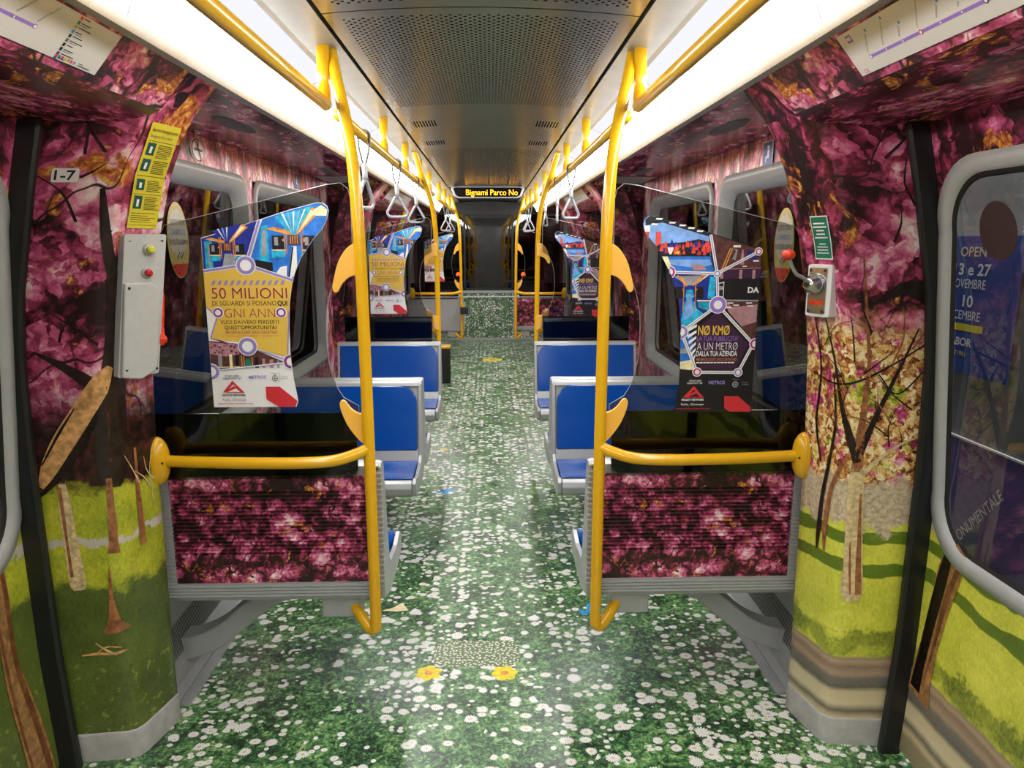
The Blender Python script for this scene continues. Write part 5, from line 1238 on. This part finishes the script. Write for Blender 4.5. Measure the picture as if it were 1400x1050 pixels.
# ------------------------------------------------------------------ line maps on the headers
def header_frame(s):
    # a along the map from its far end towards the camera (reading direction differs by side), b up the slope
    bx, bz = 0.872, 2.022; tx, tz = 0.801, 2.106; L = math.hypot(tx - bx, tz - bz); ux, uz = (tx - bx) / L, (tz - bz) / L
    nx, nz = -uz, ux   # towards the aisle and down
    if nz > 0: nx, nz = -nx, -nz
    if s < 0: return lambda a, b, d: (-(bx + ux * b + nx * d), a - 0.085, bz + uz * b + nz * d), L
    return lambda a, b, d: (bx + ux * b + nx * d, 1.735 - a, bz + uz * b + nz * d), L
def make_map(s, y_end, label):
    fr, L = header_frame(s); mb = MB([M['map_white']])
    if s > 0: a0, a1 = 0.0, 1.5
    else: a0, a1 = 0.30, 1.86
    mb.prism([(a0, 0.002), (a1, 0.002), (a1, L - 0.002), (a0, L - 0.002)], lambda a, b, d: fr(a, b, 0.0035 + d), 0.0015)
    d = 0.0055
    def poly(P, m, dd=0.0): mb.face([fr(a, b, d + dd) for a, b in P], m)
    ST = ['SAN SIRO Stadio', 'SAN SIRO Ippodromo', 'SEGESTA', 'LOTTO Fieramilanocity', 'PORTELLO', 'TRE TORRI', 'DOMODOSSOLA FN', 'GERUSALEMME', 'CENISIO', 'MONUMENTALE', 'GARIBALDI FS', 'ISOLA', 'ZARA', 'MARCHE', 'ISTRIA', "CA' GRANDA", 'BICOCCA', 'PONALE Pirelli', 'BIGNAMI Parco Nord']
    n = len(ST)
    if s > 0: xs = [0.075 + 0.062 * i for i in range(n)]; zb = 0.035
    else: xs = [1.60 - 0.062 * (n - 1 - i) for i in range(n)]; zb = 0.045
    w = 0.0035
    poly([(xs[0], zb - w), (xs[-1], zb - w), (xs[-1], zb + w), (xs[0], zb + w)], M['lilac'])
    for i, (x, nme) in enumerate(zip(xs, ST)):
        big = i in (0, 3, 6, 10, 12, 18)
        if big: poly(circ(x, zb, 0.0058, 14), M['ink'] if i in (6, 10) else M['red_dark'] if i == 3 else M['lilac'], 0.0003)
        poly(circ(x, zb, 0.0038 if big else 0.0022, 12), M['white'], 0.0006)
        ww = 0.0030 * len(nme) + 0.004
        ww = min(ww, 0.062)
        put_text(mb, nme, fr, x, zb + 0.010, 0.0042, M['ink'], width=ww, depth=d, angle=math.radians(52))
        e = ww + 0.004; ca, sa = math.cos(math.radians(52)), math.sin(math.radians(52))
        cx, cz = x + e * ca, zb + 0.011 + e * sa
        if cz < L - 0.008 : poly([(cx, cz), (cx + 0.006, cz), (cx + 0.006, cz + 0.006), (cx, cz + 0.006)], M['map_blue'] if i != 3 else M['red'])
    if s > 0:
        poly([(0.030, L - 0.028), (0.052, L - 0.028), (0.052, L - 0.010), (0.030, L - 0.010)], M['lilac']); put_text(mb, 'M5', fr, 0.033, L - 0.023, 0.009, M['white'], width=0.016, depth=d + 0.0004, bold=0.02)
        poly([(0.020, 0.006), (0.036, 0.006), (0.036, 0.014), (0.020, 0.014)], M['logo_red']); poly([(0.0215, 0.0072), (0.0345, 0.0072), (0.0345, 0.0128), (0.0215, 0.0128)], M['map_white'], 0.0003)
    else:
        cs = [M['red'], M['tgreen'], M['gold_print'], M['map_blue'], M['ink'], M['ink_grey'], M['ink'], M['ink'], M['sign_blue'], M['sign_blue']]
        for k, m in enumerate(cs):
            z = L - 0.012 - k * 0.0108; poly([(1.70, z), (1.709, z), (1.709, z + 0.008), (1.70, z + 0.008)], m)
            poly([(1.713, z + 0.004), (1.735 + 0.012 * (k % 3), z + 0.004), (1.735 + 0.012 * (k % 3), z + 0.0062), (1.713, z + 0.0062)], M['ink'])
            if k % 2: poly([(1.713, z), (1.74, z), (1.74, z + 0.0014), (1.713, z + 0.0014)], M['ink_grey'])
        for k in range(7): poly([(1.70 + k * 0.011, 0.006), (1.708 + k * 0.011, 0.006), (1.708 + k * 0.011, 0.013), (1.70 + k * 0.011, 0.013)], [M['red'], M['tgreen'], M['magenta'], M['lime'], M['p_orange'], M['p_red'], M['lilac']][k])
        poly([(1.785, 0.006), (1.83, 0.006), (1.83, 0.008), (1.785, 0.008)], M['ink']); poly([(1.785, 0.011), (1.80, 0.011), (1.80, 0.013), (1.785, 0.013)], M['ink'])
    return tag(mb.build('line_map', recalc=False, base=(s * 0.85, 1.0, 2.05)), label, 'map', 'line maps above the doors')
mL = make_map(-1, 0, 'white metro line map above the near left doors with coloured key squares')
mR = make_map(1, 0, 'white metro line map above the near right doors with purple line and logo')
for o, sd in ((mL, 'left'), (mR, 'right')):
    c = o.copy(); COL.objects.link(c); c.location = o.location + Vector((0, 6.15, 0)); c['label'] = 'small far white line map above the second %s doors' % sd

# ------------------------------------------------------------------ stickers and devices on the near pillars
SL, usL = PIL['L'][0], PIL['L'][1]; SR, usR = PIL['R'][0], PIL['R'][1]
def on_surface(S, pts_uz, mb, m, off, uvs=None): mb.face([S(u, z, off) for u, z in pts_uz], m)
# 1-7 plate on the left door face
mb = MB([M['white']])
def linear(S, u, z, off):
    o = S(u, z, off); eu = (S(u + 0.02, z, off) - S(u - 0.02, z, off)).normalized(); ez = (S(u, z + 0.02, off) - S(u, z - 0.02, off)).normalized()
    nn = (S(u, z, off + 0.01) - o).normalized()
    return lambda a, b, d: tuple(o + eu * (a - u) + ez * (b - z) + nn * d)
fr = linear(SL, 0.115, 1.834, 0.005)
P = rrect(0.080, 1.814, 0.152, 1.853, 0.006)
mb.prism(P, lambda a, b, d: fr(a, b, d), 0.0015, M['white'])
put_text(mb, '1-7', fr, 0.088, 1.821, 0.026, M['ink'], width=0.056, bold=0.02, depth=0.003)
tag(mb.build('number_plate', recalc=False, base=SL(0.115, 1.83, 0.0)), 'small white plate reading 1-7 on the left pillar', 'sign')

# yellow emergency instructions, curved with the pillar
def sheet(mb, S, c0, w, z0, z1, m, off, n=24, lean=0.0):
    def P(i, j): z = z0 + (z1 - z0) * j / n; u = c0 + w * (i / 4 - 0.5) + lean * (z - z0); return S(u, z, off)
    mb.grid(P, 5, n + 1, m)
u0 = 0.338; zl, zh = 1.692, 1.985; wl = 0.128
mb = MB([M['tyellow']]); sheet(mb, SL, u0, wl, zl, zh, M['tyellow'], 0.006)
def qd(a0, a1, b0, b1, m, off=0.0075):
    k = max(1, int((b1 - b0) / 0.02)); 
    mb.grid(lambda i, j: SL(u0 + wl * ((a0 + (a1 - a0) * i / 2) - 0.5), zl + (zh - zl) * (b0 + (b1 - b0) * j / k), off), 3, k + 1, m)
for b in (0.83, 0.505, 0.33, 0.03): qd(0.04, 0.96, b, b + 0.004, M['ink'])
rnd = random.Random(5)
for (b0, b1) in ((0.70, 0.80), (0.55, 0.65), (0.37, 0.46), (0.19, 0.30)):
    qd(0.08, 0.34, b0, b1 + 0.015, M['tgreen_dark']); qd(0.16, 0.24, b0 + 0.02, b1 - 0.02, M['white'], 0.0085)
    z = b1
    while z > b0 - 0.02: qd(0.42, 0.80 + rnd.random() * 0.14, z, z + 0.006, M['ink']); z -= 0.0165
for z in (0.145, 0.12, 0.10, 0.08, 0.06): qd(0.06, 0.5 + rnd.random() * 0.4, z, z + 0.005, M['ink'])
fr = lambda a, b, d: tuple(SL(u0 + wl * (a - 0.5), zl + (zh - zl) * b, 0.0075 + d))
def put_curved(txt, a, b, w, h, m):
    me = text_mesh(txt, 1.0, 0.0, 'LEFT', 1.0, 0.0); base = len(mb.v); k = mb.idx(m)
    for v in me.vertices: mb.v.append(fr(a + (v.co.x - me['x0']) / me['w'] * w, b + v.co.y / 0.69 * h, 0.0))
    for p in me.polygons: mb.f.append(tuple(base + i for i in p.vertices)); mb.mi.append(k); mb.sm.append(False); mb.uv.append(None)
put_curved("Apertura d'emergenza porte", 0.06, 0.92, 0.88, 0.035, M['ink']); put_curved('Emergency door release', 0.06, 0.865, 0.74, 0.030, M['ink_grey'])
st = tag(mb.build('instruction_sticker', recalc=False, base=SL(u0, zl, 0)), 'tall yellow emergency door release sticker with green pictograms on near left pillar', 'sticker')
c = st.copy(); COL.objects.link(c); c.location = st.location + Vector((0, 6.12, 0)); c['label'] = 'tiny far yellow sticker on the left pillar past the second doors'

# no-smoking sticker and blue seat sign on window wall
def wall_disc(s, y, z, ry, rz, rings, label, name):
    mb = MB([rings[0][1]])
    for k, (f, m) in enumerate(rings): mb.face([(s * (1.213 - 0.0012 * (k + 1)), y + ry * f * math.cos(t), z + rz * f * math.sin(t)) for t in [2 * PI * i / 28 for i in range(28)]], m)
    if name == 'no_smoking_sticker':
        X = 1.2065
        mb.face([(s * X, y - 0.05, z - 0.005), (s * X, y + 0.04, z - 0.005), (s * X, y + 0.04, z + 0.005), (s * X, y - 0.05, z + 0.005)], M['ink'])
        mb.face([(s * X, y - 0.045, z + 0.05), (s * X, y - 0.035, z + 0.055), (s * X, y + 0.045, z - 0.05), (s * X, y + 0.035, z - 0.055)], M['red_dark'])
        mb.face([(s * X, y - 0.01, z + 0.008), (s * X, y + 0.0, z + 0.008), (s * X, y + 0.008, z + 0.045), (s * X, y - 0.004, z + 0.045)], M['ink'])
    return tag(mb.build(name, recalc=False, base=(s * 1.213, y, z)), label, 'sticker')
wall_disc(-1, 3.26, 2.035, 0.075, 0.052, [(1.0, M['white']), (0.92, M['maroon_ink']), (0.80, M['white'])], 'round no-smoking sticker on the pink strip above the first left window', 'no_smoking_sticker')
def blue_sign(s, y, z, label, w=0.055, h=0.05):
    mb = MB([M['sign_blue']]); X = 1.212
    mb.box(min(s * X, s * (X - 0.003)), max(s * X, s * (X - 0.003)), y - w, y + w, z - h, z + h, M['white'])
    X = 1.2085; mb.box(min(s * X, s * (X - 0.001)), max(s * X, s * (X - 0.001)), y - w * 0.9, y + w * 0.9, z - h * 0.93, z + h * 0.93, M['sign_blue'])
    X = 1.2070
    mb.face([(s * X, y + w * 0.2 * math.cos(t) - 0.01, z + h * 0.5 + h * 0.14 * math.sin(t)) for t in [2 * PI * i / 12 for i in range(12)]], M['white'])
    mb.face([(s * X, y - 0.022, z + h * 0.3), (s * X, y - 0.004, z + h * 0.3), (s * X, y + 0.0, z - h * 0.2), (s * X, y + 0.018, z - h * 0.25), (s * X, y + 0.018, z - h * 0.7), (s * X, y + 0.008, z - h * 0.7), (s * X, y + 0.008, z - h * 0.4), (s * X, y - 0.022, z - h * 0.4)], M['white'])
    return tag(mb.build('seat_sign', recalc=False, base=(s * 1.21, y, z)), label, 'sign')
blue_sign(-1, 4.87, 2.035, 'small blue pictogram sign above the second left window')
blue_sign(1, 3.22, 2.025, 'small blue pictogram sign above the first right window')

# oval "sanitised" stickers on the first windows
def sanit(s, y, z, label):
    X = 1.215 + 0.052; ry, rz = 0.105, 0.155
    fr = (lambda a, b, d: (-(X - d), y + a, z + b)) if s < 0 else (lambda a, b, d: (X - d, y - a, z + b))
    mb = MB([M['sanit_yellow']])
    mb.prism(circ(0, 0, ry, 32, ry=rz), lambda a, b, d: fr(a, b, 0.0005 + d), 0.001, M['sanit_yellow'])
    C = [(a, b) for a, b in circ(0, 0.03, ry * 0.88, 30, ry=rz * 0.62)]
    mb.face([fr(a, b + 0.006 * math.sin(a * 120), 0.0022) for a, b in C], M['sanit_white'])
    R = [(ry * 0.97 * math.cos(t), rz * 0.97 * math.sin(t)) for t in [PI + PI * (0.22 + 0.56 * i / 12) for i in range(13)]]
    mb.face([fr(a, b, 0.0024) for a, b in R], M['red'])
    for txt, b, w, m in (('QUESTO TRENO', 0.062, 0.15, M['ink']), ('È SANIFICATO', 0.022, 0.14, M['map_blue']), ('PIÙ VOLTE AL GIORNO', -0.018, 0.18, M['ink'])):
        put_text(mb, txt, fr, 0, b, 0.022, m, width=w, depth=0.0030, align='CENTER')
    for k in range(3): mb.face([fr(-0.03 + k * 0.02, -0.07 - 0.01 * (k % 2), 0.003), fr(0.0 + k * 0.02, -0.045, 0.003), fr(0.005 + k * 0.02, -0.05, 0.003), fr(-0.025 + k * 0.02, -0.078, 0.003)], M['ink_grey'])
    return tag(mb.build('oval_sticker', recalc=False, base=fr(0, 0, 0)), label, 'sticker')
sanit(-1, 3.12, 1.66, 'oval yellow sanitised-train sticker on the first left window')
sanit(1, 3.12, 1.64, 'oval yellow sanitised-train sticker on the first right window')
# dark oval back of a sticker on the right door pane
mb = MB([M['brown_disc']])
mb.prism([(1.86 + 0.070 * math.cos(t), 1.680 + 0.074 * math.sin(t)) for t in [2 * PI * i / 32 for i in range(32)]], lambda a, b, d: pt_door(1, a, b, 0.0 + d), 0.001)
tag(mb.build('sticker_back', recalc=False, base=(1.31, 1.86, 1.655)), 'dark brown oval sticker back on the right door window', 'sticker')

# emergency door release box on the left pillar corner
cx, cy, cz0, cz1 = -1.096, 2.238, 1.150, 1.580
ang = math.radians(52)       # direction it faces, measured from -y towards +x
root = thing('emergency_box', 'tall grey emergency release box with red lever on the left pillar', 'emergency box', (cx, cy, cz0 + 0.095))
ex = Vector((math.cos(ang), math.sin(ang), 0)); en = Vector((math.sin(ang), -math.cos(ang), 0))
def BX(a, b, d): p = Vector((cx, cy, 0)) + ex * a + en * d; return (p.x, p.y, b)
def lean(f): 
    def g(a, b, d): 
        x, y, z = f(a, b, d); return (x + cove(z + 0.09), y, z + 0.095)
    return g
BXL = lean(BX)
mb = MB([M['box_grey']]); mb.prism(rrect(-0.062, cz0 + 0.01, 0.062, cz1, 0.008), lambda a, b, d: BXL(a, b, d - 0.02), 0.062); mb.build('case', root)
mb = MB([M['box_grey']]); P = [(-0.058, 1.162), (0.0, 1.150), (0.045, 1.172), (0.052, 1.20), (0.052, 1.40), (0.045, 1.425), (0.02, 1.44), (-0.058, 1.44)]
mb.prism(P, lambda a, b, d: BXL(a, b, 0.042 + d), 0.018); mb.build('cover', root, bevel=0.006)
for (z, m) in ((1.535, M['lime']), (1.468, M['red_dark'])):
    mb = MB([M['silver']]); c = Vector(BXL(0.010, z, 0.042)); mb.tube([c, c + en * 0.004, c + en * 0.012], [0.018, 0.018, 0.013], n=20)
    b_ = mb.build('button_ring', root)
    mb = MB([m]); mb.tube([c + en * 0.010, c + en * 0.022, c + en * 0.027], [0.0105, 0.0105, 0.006], n=20); mb.build('button', b_)
mb = MB([M['ink']])
for (a, z) in ((-0.045, 1.562), (0.050, 1.562), (-0.045, 1.425), (0.052, 1.455), (-0.045, 1.185), (0.055, 1.175)):
    c = Vector(BXL(a, z, 0.0425 if z > 1.5 or a > 0.04 else 0.0605)); mb.tube([c, c + en * 0.001], 0.0045, n=10)
for (z, w) in ((1.563, 0.03), (1.557, 0.03), (1.502, 0.045), (1.496, 0.045)):
    mb.face([BXL(-0.012, z, 0.0432), BXL(-0.012 + w, z, 0.0432), BXL(-0.012 + w, z + 0.0016, 0.0432), BXL(-0.012, z + 0.0016, 0.0432)], M['ink'])
mb.build('screws', root, recalc=False)
mb = MB([M['red']]); P = [(1.405, 0.010), (1.41, 0.030), (1.395, 0.040), (1.30, 0.046), (1.265, 0.056), (1.245, 0.050), (1.242, 0.030), (1.25, 0.012)]
mb.prism(P, lambda a, b, d: BXL(0.0625 + d, a, b - 0.005), 0.016)
c = Vector(BXL(0.076, 1.262, 0.036)); mb.tube([c, c + ex * 0.010], 0.013, n=16); mb.build('lever', root, bevel=0.002)

# emergency handle and green sign on the right pillar
mb = MB([M['white']]); uR = 0.318
fr = lambda a, b, d: tuple(SR(uR - a, b + 0.1, 0.003 + d))
mb.grid(lambda i, j: fr(-0.040 + 0.080 * i, 1.500 + 0.130 * j / 6, 0), 2, 7, M['white']); mb.grid(lambda i, j: fr(-0.036 + 0.072 * i, 1.504 + 0.122 * j / 6, 0.001), 2, 7, M['tgreen'])
for k, w in enumerate((0.8, 0.95, 0.55, 0.6, 0.9)): mb.face([fr(-0.032 * w, 1.605 - k * 0.0105, 0.0018), fr(0.032 * w, 1.605 - k * 0.0105, 0.0018), fr(0.032 * w, 1.6095 - k * 0.0105, 0.0018), fr(-0.032 * w, 1.6095 - k * 0.0105, 0.0018)], M['white'])
for k, w in enumerate((0.5, 0.8, 0.8, 0.9)): mb.face([fr(-0.030 * w, 1.545 - k * 0.009, 0.0018), fr(0.030 * w, 1.545 - k * 0.009, 0.0018), fr(0.030 * w, 1.548 - k * 0.009, 0.0018), fr(-0.030 * w, 1.548 - k * 0.009, 0.0018)], M['white'])
tag(mb.build('green_sign', recalc=False, base=SR(uR, 1.5, 0)), 'small green instruction sign above the red-knobbed lever on right pillar', 'sign')
cx2, cy2 = 1.082, 2.245; ang = math.radians(-52)
ex2 = Vector((math.cos(ang), math.sin(ang), 0)); en2 = Vector((math.sin(ang), -math.cos(ang), 0)) 
if en2.x > 0: en2 = -en2
AR = math.radians(64); en2 = Vector((-math.sin(AR), -math.cos(AR), 0)); ex2 = Vector((math.cos(AR), -math.sin(AR), 0))
def B2(a, b, d): p = Vector((cx2, cy2, 0)) + ex2 * a + en2 * d; return (p.x - 0.028, p.y, b + 0.095)
root = thing('emergency_release', 'grey emergency handle plate with red ball lever on the right pillar', 'emergency handle', (cx2, cy2, 1.43))
mb = MB([M['white']]); mb.prism(rrect(-0.045, 1.330, 0.045, 1.490, 0.008), lambda a, b, d: B2(a, b, -0.01 + d), 0.038); mb.build('back_box', root, bevel=0.004)
mb = MB([M['steel']]); mb.prism(rrect(-0.036, 1.340, 0.030, 1.480, 0.006), lambda a, b, d: B2(a, b, 0.028 + d), 0.003)
for (a, z) in ((-0.03, 1.472), (0.022, 1.472), (0.022, 1.348), (-0.03, 1.348)): c = Vector(B2(a, z, 0.031)); mb.tube([c, c + en2 * 0.002], 0.004, M['ink'], n=8)
mb.face([B2(-0.03, 1.368, 0.0318), B2(0.024, 1.368, 0.0318), B2(0.024, 1.380, 0.0318), B2(-0.03, 1.380, 0.0318)], M['red'])
mb.build('face_plate', root)
mb = MB([M['steel']]); c = Vector(B2(-0.010, 1.430, 0.031)); mb.tube([c, c + en2 * 0.012, c + en2 * 0.030, c + en2 * 0.040], [0.034, 0.032, 0.020, 0.014], n=24); mb.tube([c + en2 * 0.040, c + en2 * 0.044], 0.008, M['ink'], n=16); mb.build('hub', root)
p0 = c + en2 * 0.022
mb = MB([M['silver']]); mb.tube(smooth_path([p0, Vector((p0.x - 0.035, p0.y - 0.02, 1.547)), Vector((p0.x - 0.058, p0.y - 0.03, 1.557)), Vector((p0.x - 0.075, p0.y - 0.035, 1.580)), Vector((p0.x - 0.088, p0.y - 0.04, 1.607))], 5), 0.0055, n=10); mb.build('lever', root)
mb = MB([M['red']]); mb.ellipsoid((p0.x - 0.092, p0.y - 0.042, 1.615), (0.020, 0.020, 0.016)); mb.build('knob', root)

copy_tree(bpy.data.objects['emergency_box'], bpy.data.objects['emergency_box'].location + Vector((0, 6.12, 0)), 'tiny far grey emergency box on the left pillar past the second doors')
